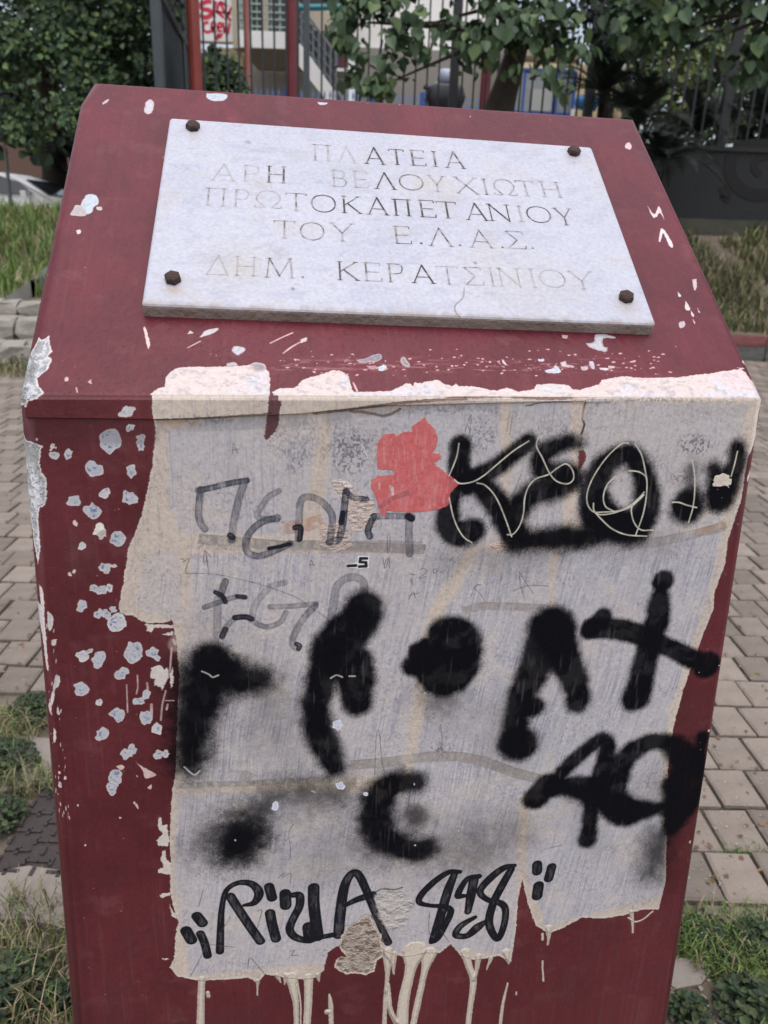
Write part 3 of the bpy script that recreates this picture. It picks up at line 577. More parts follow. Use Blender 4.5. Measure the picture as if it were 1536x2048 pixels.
# drips of wash below the patch
DR = (.60, .52, .44)
for p, w in ((c6((316,1170),(312,1250),(308,1420)), [6,6,7]), (c6((345,1240),(350,1262)), 3.2), (c6((602,1180),(601,1215),(600,1255)), [4,1.5,1.3]), (c6((775,1160),(785,1230),(797,1300),(800,1420)), [11,7,5,4.5]), (c6((800,1170),(820,1290),(822,1410)), [2,1.5,1.5]), (c6((862,1160),(860,1280),(853,1420)), [8,7,6.5]), (c6((968,1250),(975,1300),(978,1420)), [1.5,4,4]), (c6((960,1340)), 6),
             (c6((1268,1030),(1266,1150),(1255,1280),(1250,1420)), [10,4,3.5,4]), (c6((1300,1040),(1300,1120)), [6,1.5]), (c6((1405,1030),(1385,1120),(1350,1280),(1340,1420)), [22,10,10,11]), (c6((1480,1040),(1455,1140),(1420,1300),(1395,1420)), [14,6,6,5.5]), (c6((1270,1200),(1285,1330),(1320,1400)), [3,3,4]),
             (c7((372,1000),(390,1070),(412,1140),(400,1250),(385,1360)), [9,6,6,5,5]), (c7((437,1020),(428,1090),(414,1140)), [6,3.5,4]), (c7((582,1155),(560,1250),(545,1352)), [1.5,2.6,3]), (c7((500,1030),(478,1088)), [4,1]), (c7((785,880),(785,930),(780,965)), [7,3,1.5]), (c7((754,910),(755,940)), 2.2), (c7((755,1045),(756,1100),(760,1145)), 1.5), (c7((1195,800),(1200,850),(1202,905)), [4,2.5,1.5]), (c7((1180,830),(1210,850),(1250,840),(1300,800)), 1.6), (c7((625,1200),(625,1212)), 1.6), (c7((-10,1000),(12,1060),(18,1110)), [10,4,1.5]), (c7((-20,1190),(0,1290),(30,1350)), [4,3.5,5]), (c7((575,1000),(588,1058)), [8,1.5]), (c6((700,1150),(720,1190)), [5,1]), (c6((745,1150),(740,1200)), [5,1]), (c6((910,1150),(915,1185)), [5,1])):
    q = front.stroke_sd(p, w, pad=4, warp=.7)
    if q: bb, s_ = q; mm = 1 - sst(-.6, .6, s_); front.paint(bb, mm, DR, .55, 0); front.h[bb] += mm * np.clip(-s_ / 4, 0, 1) * 2.2
q = front.poly_sd([(556,800),(562,800),(556,850),(548,866),(532,880),(528,875),(534,830),(538,780),(556,780)], warp=2.5, wcell=3); front.paint(q[0], (1 - sst(-.6, .6, q[1])) * .95, (.085,.02,.028), .5, -.5)

# ------------------------------------------------------------------ flakes off the red coat, left of the patch
CH = [(255,820,13,1.6,-.2),(219,881,22,1,0),(104,893,6,.6,.3),(108,910,9,1,0),(136,908,9,.85,0),(260,855,8,1,0),(281,878,10,1,0),(281,892,8,1,0),(189,938,16,1,0),(262,941,11,1,0),(210,985,11,1,0),(258,995,15,1,0),(147,1001,12,1,.2),(184,1021,15.5,1,0),(234,1075,15,.95,0),(163,1091,8,.9,.5),(209,1135,11,1,0),(228,1131,5,1.3,0),(189,1176,9,1.3,0),(204,1180,10,1.2,0),(218,1175,8,1.2,0),(162,1211,11,1.05,.3),(198,1227,9,1.2,0),(213,1229,9,1,0),(225,1218,7,1.1,-.3),(236,1246,18,1.1,.3),(267,1300,18,.9,0),(266,1311,17,1.05,0),(304,1304,11,.9,-.3),(314,1315,6,1,0),(164,1311,11,1,0),(178,1302,6,1.4,-.3),(198,1318,15,1,0),(242,1346,12,1.2,0),(162,1376,14,1.35,0),(199,1404,7,1.25,.2),(293,1388,9,1,0),(277,1402,10,1.5,-.1),(233,1428,13.5,1,0),(291,1436,13,.75,-.2),(313,1457,12,1.2,-.6),(204,1468,12.5,1,0),(263,1497,10,1,0),(254,1507,11,1,0),(317,1508,9,1.1,0),(331,1507,7,1.2,0),(231,1554,14,1,0),(224,1576,12,1.05,0)]
for i, (x, y, r, asp, rot) in enumerate(CH):
    front.chip(c=(x, y), r=r * 1.05, asp=asp ** .5 if asp < 1.3 else asp ** .6, rot=rot, seed=i, warp=1.1, specks=.95 if i % 3 else .5, cols=None if i % 5 else ((.52,.52,.56),(.62,.57,.56)))
for pg in (c4((178,1080),(195,1095),(240,1120),(280,1142),(282,1155),(240,1168),(225,1160),(218,1128)), c4((78,1105),(110,1098),(125,1110),(105,1125)), c4((175,1295),(190,1300),(196,1325),(180,1310)), c4((240,1215),(262,1200),(258,1225)), c4((185,1150),(193,1155),(188,1163))):
    front.chip(pg, cols=((.62,.47,.43),(.62,.47,.43)), warp=.8, specks=0)
front.chip(c=(199,1060), r=13, cols=((.75,.72,.62),(.75,.72,.66)), warp=1.4, specks=0); front.chip(c=(204,1068), r=9, cols=((.40,.37,.33),(.5,.47,.44)), warp=1, specks=0)
for (x, y, r) in ((150,1046,5),(139,1148,4),(148,1142,4),(111,895,2),(73,878,3),(118,1545,3),(130,1555,3.2),(170,1690,2),(240,1635,2),(268,1605,2.2),(155,1610,2),(82,892,3),(1418,1461,2.5),(1380,1684,2.5),(1439,1331,1.5),(1468,1179,2)): front.chip(c=(x, y), r=r, cols=((.66,.55,.50),)*2, warp=.6, specks=0)
# left corner: bare render and old white coats
CG = ((.36,.37,.38), (.62,.58,.57))
def edge_chip(sheet, pg, cols, rough_bump=5):
    q = sheet.poly_sd(pg, warp=1.8, wcell=5, pad=8)
    if q is None: return
    bb, s_ = q; k = sheet.k; nn = fbm(sheet.xx[bb] / (6 * k), sheet.yy[bb] / (9 * k), 71, 5, .6)
    sheet.paint(bb, 1 - sst(-.6, .6, s_), cols[1], .75, -.6); mm = 1 - sst(-5, -2.5, s_)
    sheet.paint(bb, mm * .95, cols[0], .85, -.4); sheet.paint(bb, mm * sst(.54, .62, nn), (.58,.58,.62), .7, .4); sheet.paint(bb, mm * sst(.44, .36, nn) * .6, (.22,.215,.20), .9); sheet.h[bb] += mm * (nn - .5) * rough_bump
TOPCH = [(68,690),(78,672),(84,680),(98,670),(100,690),(104,702),(96,712),(104,718),(100,728),(94,740),(74,756),(76,770),(88,786),(70,796),(56,800),(55,812),(30,808),(20,790),(40,720)]
edge_chip(slope, TOPCH, CG); edge_chip(front, TOPCH, CG); edge_chip(front, [(25,785),(80,788),(78,795),(60,800),(55,808),(40,812),(20,810)], CG)
edge_chip(front, [(25,850),(50,880),(70,885),(82,890),(80,915),(78,925),(84,945),(92,955),(93,990),(90,1010),(78,1015),(76,1040),(78,1070),(80,1100),(74,1130),(66,1090),(60,1060),(52,1020),(30,960),(20,900)], CG)
for pg in ([(76,1170),(84,1180),(88,1220),(84,1240),(80,1215)], [(68,1205),(84,1215),(88,1240),(92,1290),(96,1340),(90,1330),(84,1280),(72,1235)], [(94,1222),(104,1230),(106,1245),(100,1262),(95,1250)], [(102,1280),(112,1278),(110,1290),(103,1290)], [(110,1350),(118,1352),(118,1370),(110,1378),(108,1395),(104,1410),(100,1400),(106,1372)], [(114,1410),(119,1425),(117,1430),(113,1425)], [(107,1455),(112,1465),(110,1485),(105,1480)], [(97,1405),(102,1410),(100,1430),(95,1415)], [(116,1562),(122,1566),(122,1575),(116,1572)]):
    front.chip(pg, cols=((.56,.54,.55),(.60,.54,.52)), warp=1.2, specks=.2)
rr = random.Random(5)
for i in range(46):
    y = rr.uniform(1240, 1640); x = 84 + (y - 1240) * .085 + rr.uniform(-4, 22); front.chip(c=(x, y), r=rr.uniform(.9, 2.6), asp=.5, cols=((.60,.50,.47),)*2, warp=.6, specks=0)
for i in range(60):
    y = rr.uniform(850, 2040); x = rr.uniform(80, 330) if i % 2 else rr.uniform(1350, 1500); front.chip(c=(x, y), r=rr.uniform(.5, 1.3), cols=((.34,.22,.21),)*2, warp=.4, specks=0)
# right corner
for pg in (c3((1445,820),(1468,810),(1462,860),(1440,905),(1436,870)), c3((1405,860),(1420,845),(1415,890),(1395,930),(1390,900)), c3((1405,1160),(1418,1140),(1412,1180),(1385,1230),(1395,1195)), c3((1500,380),(1536,375),(1536,410),(1510,420))):
    front.chip(pg, cols=((.62,.58,.58),(.66,.55,.54)), warp=1, specks=0)
# faint long brush line on the red, a short stain, and shade painted in under the render strip
for p, w, al in (([(150,1640),(158,1800),(178,2046)], 7, .30), ([(395-60,1500),(300,1560)], 3, .2), ([(60,870),(300,872)], 16, .35)):
    q = front.stroke_sd(p, w, pad=12, warp=2); front.paint(q[0], (1 - sst(-6, 8, q[1])) * al, (.05,.008,.014), .5)

# ------------------------------------------------------------------ wash and flakes on the slope
WT = [(300,800),(300,788),(312,778),(329,773),(331,755),(340,743),(352,736),(378,733),(426,733),(475,731),(508,729),(525,733),(538,743),(540,758),(539,790),(545,790),(544,783),(560,776),(589,775),(605,759),(638,749),(667,739),(685,742),(697,752),(706,783),(736,783),(780,781),(794,775),(808,767),(820,766),(826,771),(829,763),(836,766),(850,763),(876,759),(888,768),(905,771),(912,766),(918,772),(947,772),(975,778),(993,781),(1012,775),(1026,778),(1035,783),(1068,778),(1072,769),(1100,767),(1136,769),(1146,778),(1159,779),(1177,774),(1197,768),(1204,759),(1242,752),(1256,752),(1270,755),(1313,755),(1355,754),(1385,750),(1412,747),(1455,741),(1466,739),(1481,737),(1492,746),(1500,757),(1509,764),(1518,775),(1528,790),(1535,810)]
b, sd = slope.poly_sd(WT, warp=1.5, wcell=4.5, pad=8); K2 = slope.k; X, Y = slope.xx[b], slope.yy[b]
m = 1 - sst(-.5, .5, sd); slope.paint(b, m, (.66,.56,.535), .62, .9); slope.h[b] += m * sst(0, 6, -sd) * .8
nn = fbm(X / (7 * K2), Y / (4 * K2), 29, 5, .62); n2 = fbm(X / (45 * K2), Y / (30 * K2), 30, 3)
slope.paint(b, m * sst(1.5, 5, -sd) * sst(.42, .6, n2) * .8, (.60,.59,.63), .7); slope.paint(b, m * sst(2, 6, -sd) * sst(.58, .68, nn) * .55, (.36,.35,.40), .8, -.3); slope.paint(b, m * sst(.60, .70, n2) * .4, (.74,.50,.47), .65)
for p in ([(690,1)],): pass
s0 = crop(600, 640, 2.194)
for pg, cols in ((s0((245,175),(290,165),(330,148),(355,150),(358,165),(340,182),(300,185),(265,188)), ((.24,.26,.32),(.42,.36,.38))), (s0((340,208),(365,195),(380,205),(372,220),(345,222)), ((.66,.74,.84),)*2), (s0((440,165),(458,160),(470,180),(482,195),(478,208),(455,200),(440,185)), ((.30,.26,.27),(.52,.45,.46))), (s0((190,172),(210,168),(215,178),(195,186)), ((.30,.16,.18),)*2), (s0((290,200),(330,198),(335,215),(305,215)), ((.50,.28,.30),)*2),
        (s0((1250,100),(1285,98),(1295,65),(1330,62),(1380,72),(1375,80),(1330,80),(1330,112),(1348,120),(1340,138),(1310,134),(1270,120)), ((.62,.62,.68),(.5,.46,.48))), (s0((1070,222),(1110,210),(1120,198),(1140,218),(1138,232),(1090,232)), ((.66,.70,.78),)*2), (s0((1140,185),(1165,180),(1172,195),(1200,200),(1195,208),(1150,204)), ((.66,.70,.78),(.6,.45,.46))), (s0((1265,182),(1285,180),(1292,212),(1275,208)), ((.60,.60,.66),)*2), (s0((1230,205),(1262,202),(1260,218),(1235,220)), ((.60,.50,.52),)*2), (s0((1310,208),(1350,210),(1348,220),(1320,218)), ((.74,.68,.70),)*2), (s0((1350,200),(1378,202),(1376,210),(1352,208)), ((.66,.5,.5),)*2), (s0((1042,170),(1070,170),(1066,182),(1045,180)), ((.62,.62,.68),)*2), (s0((1148,65),(1172,66),(1170,80),(1150,78)), ((.60,.42,.44),)*2), (s0((0,85),(28,75),(28,90),(5,100)), ((.7,.6,.62),)*2), (s0((882,170),(892,175),(908,198),(896,195)), ((.76,.62,.62),)*2)):
    slope.chip(pg, cols=tuple(tuple(q * .84 for q in cc) for cc in cols), warp=1.2, specks=.25, depth=-.6)
for pg, cols in (([(290,205),(300,198),(307,205),(306,220),(298,228),(288,224)], ((.66,.66,.74),(.64,.54,.56))), ([(205,205),(216,198),(217,202),(206,209)], ((.6,.5,.52),)*2), ([(412,186),(452,188),(450,199),(440,202),(425,201),(413,195)], ((.58,.62,.68),(.58,.62,.68))), ([(634,204),(654,205),(650,209),(638,209)], ((.62,.64,.7),)*2), ([(165,400),(172,390),(186,388),(196,396),(196,408),(188,414),(184,424),(172,428),(166,418),(160,412)], ((.58,.66,.74),(.62,.62,.66))), ([(145,420),(150,410),(162,412),(172,424),(168,432),(150,431),(140,429)], ((.50,.47,.47),(.58,.5,.5))), ([(192,414),(202,413),(203,420),(194,420)], ((.60,.55,.55),)*2), ([(152,461),(160,458),(162,464),(155,468)], ((.74,.64,.66),)*2), ([(1250,288),(1258,285),(1263,293),(1258,299),(1250,295)], ((.76,.56,.60),)*2),
        ([(1293,410),(1308,428),(1318,412),(1328,440),(1320,425),(1312,434),(1305,434)], ((.80,.66,.68),)*2), ([(1317,483),(1320,460),(1326,458),(1340,478),(1346,492),(1340,494),(1332,478),(1325,466),(1321,482)], ((.82,.74,.74),)*2), ([(1383,559),(1392,558),(1393,572),(1389,580),(1385,570)], ((.62,.60,.62),(.7,.52,.55))), ([(1355,583),(1362,592),(1356,592)], ((.8,.7,.72),)*2), ([(1370,601),(1378,612),(1379,620),(1370,618)], ((.78,.66,.68),)*2), ([(1381,620),(1387,628),(1387,634),(1382,630)], ((.8,.62,.66),)*2), ([(1394,614),(1399,624),(1396,624)], ((.7,.5,.52),)*2), ([(1385,638),(1390,645),(1388,648)], ((.7,.5,.52),)*2), ([(1358,644),(1368,642),(1369,652),(1362,656),(1357,652)], ((.62,.50,.54),)*2),
        ([(286,655),(290,654),(299,682),(298,696),(294,694)], ((.82,.62,.60),)*2), ([(398,675),(412,660),(436,656),(430,664),(410,672)], ((.62,.66,.72),(.7,.6,.6))), ([(374,668),(380,661),(387,666)], ((.7,.62,.64),)*2), ([(462,700),(468,692),(486,694),(490,700),(476,710),(468,706)], ((.64,.66,.72),(.6,.48,.5))), ([(500,728),(512,724),(528,728),(532,738),(516,744),(504,738)], ((.42,.38,.38),(.62,.5,.5))), ([(1472,735),(1488,736),(1482,738)], ((.82,.7,.72),)*2), ([(1484,722),(1491,714),(1490,728)], ((.82,.7,.72),)*2), ([(452,726),(470,724),(474,731),(456,733)], ((.56,.5,.5),)*2), ([(128,756),(134,753),(136,760),(130,762)], ((.74,.52,.5),)*2), ([(174,764),(182,758),(182,768)], ((.62,.42,.42),)*2)):
    slope.chip(pg, cols=tuple(tuple(q * .84 for q in cc) for cc in cols), warp=1.0, specks=.25, depth=-.5)
for p, w in (([(540,686),(560,676),(585,665)], 1.3), ([(566,706),(585,692),(608,680)], 1.6), ([(375,695),(400,682)], 1.2), ([(706,765),(714,782)], 1.6), ([(152,775),(154,784)], 1.2), ([(120,790),(124,800)], 1.0)): slope.line(p, w, (.70,.48,.46), .9)
rr = random.Random(11)
for i in range(150):
    x = rr.uniform(560, 1340); y = rr.gauss(728, 14)
    if y > 752 or (y < 690): continue
    slope.chip(c=(x, y), r=rr.uniform(.7, 2.6), asp=1.5, cols=((.62,.36,.37),)*2, warp=.8, specks=0)
for i in range(40):
    slope.chip(c=(rr.uniform(60, 1500), rr.uniform(200, 760)), r=rr.uniform(.5, 1.4), cols=((.50,.28,.30),)*2, warp=.5, specks=0)
# scuffs: pale rubbed band under the plaque
q = slope.stroke_sd([(560,732),(800,728),(1000,735),(1250,728)], 10, pad=16); bb, s_ = q
slope.paint(bb, (1 - sst(-10, 14, s_)) * sst(.52, .68, fbm(slope.xx[bb] / (14 * K2), slope.yy[bb] / (2.5 * K2), 44, 5)) * .35, (.55,.25,.27), .6)

# ------------------------------------------------------------------ pedestal body
front_m = front.material('painted_front'); slope_m = slope.material('painted_slope')
red_m = mat('oxblood_paint', (.085, .016, .024), .45, noise=((.11, .022, .032), 9, .4), bump=.15, bscale=90)
def pedestal():
    root = empty('monument_pedestal', (float((PL + PR)[0] / 2), float((PL + PR)[1] / 2) + .25, 0))
    tag(root, 'red painted lectern-shaped monument pedestal covered in graffiti and whitewash, bearing a marble plaque', 'monument')
    z0 = PL[2]; side = .033
    FL = PL + FV * (z0 / -FV[2]) - PU * side * z0; FR = PR + FV * (z0 / -FV[2]) + PU * side * z0
    tL = on_plane(166, 165, PL, SN); tR = on_plane(1271, 240, PR, SN)
    back = PN * .07
    bl = tL + back; br = tR + back; eL = PL - tL; eL = eL / np.linalg.norm(eL); eT = (tR - tL) / np.linalg.norm(tR - tL)
    cA, cB = tL + eL * .046, tL + eT * .010
    v = [FL, FR, PR, PL, tR, cB, tR + back, cB + back]
    BL = np.array([*(bl + PN * .06 - PU * side * z0)[:2], 0]); BR = np.array([*(br + PN * .06 + PU * side * z0)[:2], 0])
    v += [BR, BL, cA, cA + back]
    me = bpy.data.meshes.new('body')
    me.from_pydata([tuple(x) for x in v], [], [(0, 1, 2, 3), (3, 2, 4, 5, 10), (5, 4, 6, 7), (7, 6, 8, 9, 11), (1, 8, 6, 4, 2), (0, 3, 10, 11, 9), (0, 9, 8, 1), (10, 5, 7, 11)])
    bm = bmesh.new(); bm.from_mesh(me); bmesh.ops.recalc_face_normals(bm, faces=bm.faces); bm.verts.ensure_lookup_table()
    def ed(pairs): return [e for e in bm.edges if {e.verts[0].index, e.verts[1].index} in [set(p) for p in pairs]]
    bm.edges.ensure_lookup_table()
    geo = ed([(0, 3), (3, 10), (10, 5)]); bmesh.ops.bevel(bm, geom=geo, offset=.013, segments=4, profile=.6, affect='EDGES')
    # the right hand corner is sharper
    P = [Vector(x) for x in (v[1], v[2], v[4])]
    def near(vv, q): return (vv.co - q).length < 1e-4
    geo = [e for e in bm.edges if any((near(e.verts[0], P[i]) and near(e.verts[1], P[i + 1])) or (near(e.verts[1], P[i]) and near(e.verts[0], P[i + 1])) for i in (0, 1))]
    bmesh.ops.bevel(bm, geom=geo, offset=.008, segments=3, profile=.6, affect='EDGES')
    # soften crease and upper rim slightly
    geo = [e for e in bm.edges if abs(e.verts[0].co.z - e.verts[1].co.z) < .003 and abs(e.verts[0].co.z - z0) < .02 and e.calc_length() > .5 and min(e.verts[0].co.y, e.verts[1].co.y) < 1.0]
    bmesh.ops.bevel(bm, geom=geo, offset=.003, segments=3, profile=.5, affect='EDGES')
    geo = [e for e in bm.edges if abs(e.verts[0].co.z - tL[2]) < .02 and abs(e.verts[1].co.z - tL[2]) < .02 and e.calc_length() > .5]
    bmesh.ops.bevel(bm, geom=geo, offset=.005, segments=3, profile=.5, affect='EDGES')
    # cut the wide faces so that the coat can be slightly uneven
    bm.normal_update()
    bm.to_mesh(me); bm.free()
    me.materials.append(front_m); me.materials.append(slope_m); me.materials.append(red_m)
    nf = Vector(np.cross(PU, FV).tolist()); nf = nf if nf.y < 0 else -nf; ns = Vector(SN.tolist())
    for p in me.polygons:
        a, c = p.normal.dot(nf), p.normal.dot(ns)
        p.material_index = 1 if (c > a and c > .2 and p.center.z > z0 - .004) else (0 if a > .12 else 2)
        p.use_smooth = p.area < .02
    front.set_uv(me, 0); slope.set_uv(me, 1)
    body = link('body', me, [], root)
    # slightly proud strip of render along the crease, running out to nothing on the right
    O = PL; nv = Vector((nf.x, nf.y, nf.z))
    def F(u, d, out): return Vector((PL + PU * u + FV * d).tolist()) + nv * out
    q1 = [(front.uv(40, 836)[1] - front.uv(40, 790)[1]) / front.ppm, (front.uv(300, 839)[1] - front.uv(300, 791)[1]) / front.ppm, (front.uv(540, 828)[1] - front.uv(540, 792)[1]) / front.ppm, (front.uv(700, 812)[1] - front.uv(700, 793)[1]) / front.ppm, (front.uv(1000, 799)[1] - front.uv(1000, 794.5)[1]) / front.ppm, .002]
    us = [.006, .125, .24, .315, .46, .54]; outs = [.0045, .0045, .0042, .0035, .002, .0006]
    V = []; 
    for u, d, o in zip(us, q1, outs):
        V += [F(u, .0005, -.002), F(u, .0012, o * .75), F(u, .003, o), F(u, max(d - .0015, .0035), o), F(u, max(d, .005), o * .35), F(u, max(d, .005) + .0005, -.002)]
    Fc = []
    for i in range(5):
        for k in range(5): Fc.append((i * 6 + k, i * 6 + k + 1, i * 6 + k + 7, i * 6 + k + 6))
    Fc.append((0, 1, 2, 3, 4, 5))
    m2 = bpy.data.meshes.new('render_strip'); m2.from_pydata([tuple(x) for x in V], [], Fc)
    bm = bmesh.new(); bm.from_mesh(m2); bmesh.ops.recalc_face_normals(bm, faces=bm.faces); bm.to_mesh(m2); bm.free()
    m2.materials.append(front_m); front.set_uv(m2); 
    link('render_strip', m2, [], root)
    return root
PED = pedestal()
# ------------------------------------------------------------------ marble plaque with cut letters
PT = 0.0145
PO = PL + SN * PT                                         # a point of the plaque's front plane
def on_pl(px, py): return on_plane(px, py, PO, SN)
qTL, qTR, qBR, qBL = (on_pl(*p) for p in ((339, 234), (1184, 293), (1314, 649), (282, 609)))
PLU = (qBR - qBL); PLU /= np.linalg.norm(PLU); PLV = np.cross(PLU, SN); PLV = PLV if PLV[2] < 0 else -PLV
plq = Sheet(qTL - PLU * .03 - PLV * .02, PLU, PLV, .60, .36, 2700, (.47, .478, .555), .5)
X, Y, KP = plq.xx, plq.yy, plq.k
ALL = (slice(None), slice(None))
n = fbm(X / (70 * KP), Y / (40 * KP), 4, 5); n2 = fbm(X / (9 * KP), Y / (6 * KP), 9, 5, .6); n3 = fbm((X + Y * .7) / (26 * KP), Y / (14 * KP), 13, 5, .6)
plq.paint(ALL, sst(.45, .75, n) * .35, (.38, .40, .49)); plq.paint(ALL, sst(.56, .74, n3) * .35, (.33, .35, .44)); plq.paint(ALL, sst(.60, .76, n2) * .35, (.36, .36, .42))
plq.paint(ALL, sst(.58, .75, fbm(X / (30 * KP), Y / (30 * KP), 21, 4)) * .35, (.46, .44, .43)); plq.h += (n2 - .5) * .08
plq.r += (n - .5) * .2
# engraved letters: strokes in a unit box, (points, weight, serif at start, serif at end)
T_, t_ = 1.0, .55
GL = {
 'Π': [([(.16,0),(.16,1)],T_,1,1),([(.84,0),(.84,1)],T_,1,1),([(.0,0),(1,0)],t_,0,0)],
 'Λ': [([(.5,-.02),(.08,1)],t_,0,1),([(.5,-.02),(.92,1)],T_,0,1)],
 'Α': [([(.5,-.02),(.08,1)],t_,0,1),([(.5,-.02),(.92,1)],T_,0,1),([(.25,.66),(.77,.66)],t_,0,0)],
 'Δ': [([(.5,-.02),(.04,1)],t_,0,0),([(.5,-.02),(.96,1)],T_,0,0),([(.02,1),(.98,1)],t_,0,0)],
 'Τ': [([(.5,0),(.5,1)],T_,0,1),([(.02,.1),(.02,0),(.98,0),(.98,.1)],t_,0,0)],
 'Ε': [([(.14,0),(.14,1)],T_,1,1),([(.14,0),(.9,0),(.92,.12)],t_,0,0),([(.14,.5),(.7,.5)],t_,0,1),([(.14,1),(.95,1),(.98,.84)],t_,0,0)],
 'Ι': [([(.5,0),(.5,1)],T_,1,1)],
 'Ρ': [([(.18,0),(.18,1)],T_,1,1),([(.18,0),(.62,0),(.88,.1),(.9,.3),(.8,.48),(.5,.54),(.18,.54)],t_*1.2,0,0)],
 'Β': [([(.16,0),(.16,1)],T_,1,1),([(.16,0),(.6,0),(.82,.12),(.8,.36),(.6,.48),(.16,.48)],t_,0,0),([(.6,.48),(.86,.58),(.92,.78),(.8,.95),(.55,1),(.16,1)],t_*1.3,0,0)],
 'Η': [([(.16,0),(.16,1)],T_,1,1),([(.84,0),(.84,1)],T_,1,1),([(.16,.5),(.84,.5)],t_,0,0)],
 'Ο': [([(.5,0),(.2,.1),(.04,.35),(.04,.65),(.2,.9),(.5,1),(.8,.9),(.96,.65),(.96,.35),(.8,.1),(.5,0)],t_*1.35,0,0)],
 'Υ': [([(.5,.55),(.5,1)],T_,0,1),([(.5,.55),(.08,0)],T_,0,1),([(.5,.55),(.92,0)],t_,0,1)],
 'Χ': [([(.08,0),(.92,1)],T_,1,1),([(.92,0),(.08,1)],t_,1,1)],
 'Ω': [([(.05,.9),(.05,1),(.36,1),(.3,.88),(.12,.6),(.1,.35),(.25,.08),(.5,0),(.75,.08),(.9,.35),(.88,.6),(.7,.88),(.64,1),(.95,1),(.95,.9)],t_*1.2,0,0)],
 'Κ': [([(.16,0),(.16,1)],T_,1,1),([(.86,0),(.2,.52)],t_,1,0),([(.34,.44),(.92,1)],T_,0,1)],
 'Ν': [([(.12,0),(.12,1)],t_,1,1),([(.12,0),(.88,1)],T_,0,0),([(.88,0),(.88,1)],t_,1,0)],
 'Μ': [([(.14,0),(.06,1)],t_,1,1),([(.14,0),(.5,.92)],T_,0,0),([(.5,.92),(.86,0)],t_,0,0),([(.86,0),(.94,1)],T_,1,1)],
 'Σ': [([(.9,.14),(.88,0),(.1,0),(.58,.5),(.08,1),(.92,1),(.95,.84)],t_*1.3,0,0)],
 '.': [([(.5,.98)],1.5,0,0)],
}
TXT = [('Π',624,662,290,321,.30),('Λ',674,712,294,325,.16),('Α',728,769,296,328,1.),('Τ',778,808,299,329,.85),('Ε',820,851,301,331,.75),('Ι',860,878,303,333,.8),('Α',889,928,304,336,.75),
 ('Α',422,472,329,361,.28),('Ρ',484,520,331,363,.2),('Η',531,574,333,365,.75),('Β',662,694,341,373,.35),('Ε',706,736,343,375,.32),('Λ',748,791,346,378,.95),('Ο',798,846,349,380,.8),('Υ',857,890,352,383,.5),('Χ',909,955,355,387,.5),('Ι',960,980,358,389,.55),('Ω',984,1032,359,390,.55),('Τ',1033,1069,362,392,.5),('Η',1079,1123,364,394,.42),
 ('Π',409,454,377,411,.35),('Ρ',466,499,380,414,.22),('Ω',508,565,382,415,.3),('Τ',571,613,387,421,.5),('Ο',622,671,390,424,.85),('Κ',681,723,393,426,.85),('Α',733,776,396,429,.95),('Π',785,822,399,431,.95),('Ε',838,871,401,434,.9),('Τ',874,913,404,436,.9),('Α',930,973,407,440,.85),('Ν',975,1021,409,442,.9),('Ι',1030,1050,412,443,.5),('Ο',1053,1101,413,445,.8),('Υ',1110,1146,417,450,.55),
 ('Τ',547,590,442,476,.42),('Ο',600,648,445,480,.5),('Υ',660,708,447,482,.42),('Ε',787,822,453,487,.6),('.',834,846,453,487,.8),('Λ',855,904,457,492,.7),('.',911,923,457,491,.6),('Α',937,984,461,495,.5),('.',995,1007,461,495,.6),('Σ',1010,1051,463,497,.55),('.',1055,1067,463,497,.5),
 ('Δ',413,458,512,549,.3),('Η',467,515,514,551,.28),('Μ',530,588,517,555,.55),('.',599,611,517,555,.9),('Κ',672,718,524,560,.75),('Ε',727,763,526,562,.55),('Ρ',773,808,528,564,.6),('Α',822,868,531,566,1.),('Τ',874,917,533,568,.3),('Σ',926,967,535,570,.5),('Ι',974,992,536,572,.32),('Ν',995,1042,537,573,.38),('Ι',1054,1076,538,575,.32),('Ο',1079,1130,540,575,.38),('Υ',1138,1188,543,578,.35)]
for i, (g, x0, x1, y0, y1, al) in enumerate(TXT):
    xm, ym = (x0 + x1) / 2, (y0 + y1) / 2
    def pt(u, v):
        x = x0 + (x1 - x0) * u; y = y0 + (y1 - y0) * v
        return (x + (y - ym) * (xm - 582) / (ym + 1348), y + (x - xm) * (.062 - (ym - 300) * .0001))
    al2 = .25 + .75 * al
    for pts, w, s0_, s1_ in GL[g]:
        P = [pt(*p) for p in pts]
        segs = [(P, w)]
        for f, e in ((s0_, pts[0]), (s1_, pts[-1])):
            if f: segs.append(([pt(e[0] - .13 * 34 / (x1 - x0), e[1]), pt(e[0] + .13 * 34 / (x1 - x0), e[1])], t_ * .8))
        for PP, ww in segs:
            q = plq.stroke_sd(PP, ww * (1.0 + .35 * al), g in 'ΟΩΒΡ' and len(PP) > 4, pad=4)
            if q is None: continue
            bb, s_ = q; nn = fbm(X[bb] / (6 * KP), Y[bb] / (7 * KP), 33, 4)
            m = 1 - sst(-.45, .55, s_)
            plq.paint(bb, m * (.10 + .55 * al), (.24, .18, .145), .7)               # worn, stained groove
            plq.paint(bb, np.clip(m * sst(.66 - .50 * al, .88 - .44 * al, nn), 0, 1) * min(1, .35 + .75 * al), (.018, .017, .022), .6)
            plq.h[bb] -= m * (.25 + .75 * al)
            plq.paint(bb, (1 - sst(0, 4.5, s_)) * .12 * (1 - m), (.40, .33, .26))
PLC = dict(alpha=.55, height=-.4)
plq.line([(928,575),(927,590),(922,600),(912,608),(909,618),(914,628),(924,636)], 1.0, (.20,.15,.12), .7, True, -.6)
plq.line([(777,480),(782,520),(785,570),(793,600),(796,640)], 1.1, (.45,.42,.38), .45)
plq.line([(930,572),(928,560)], 1.0, (.3,.25,.2), .5)
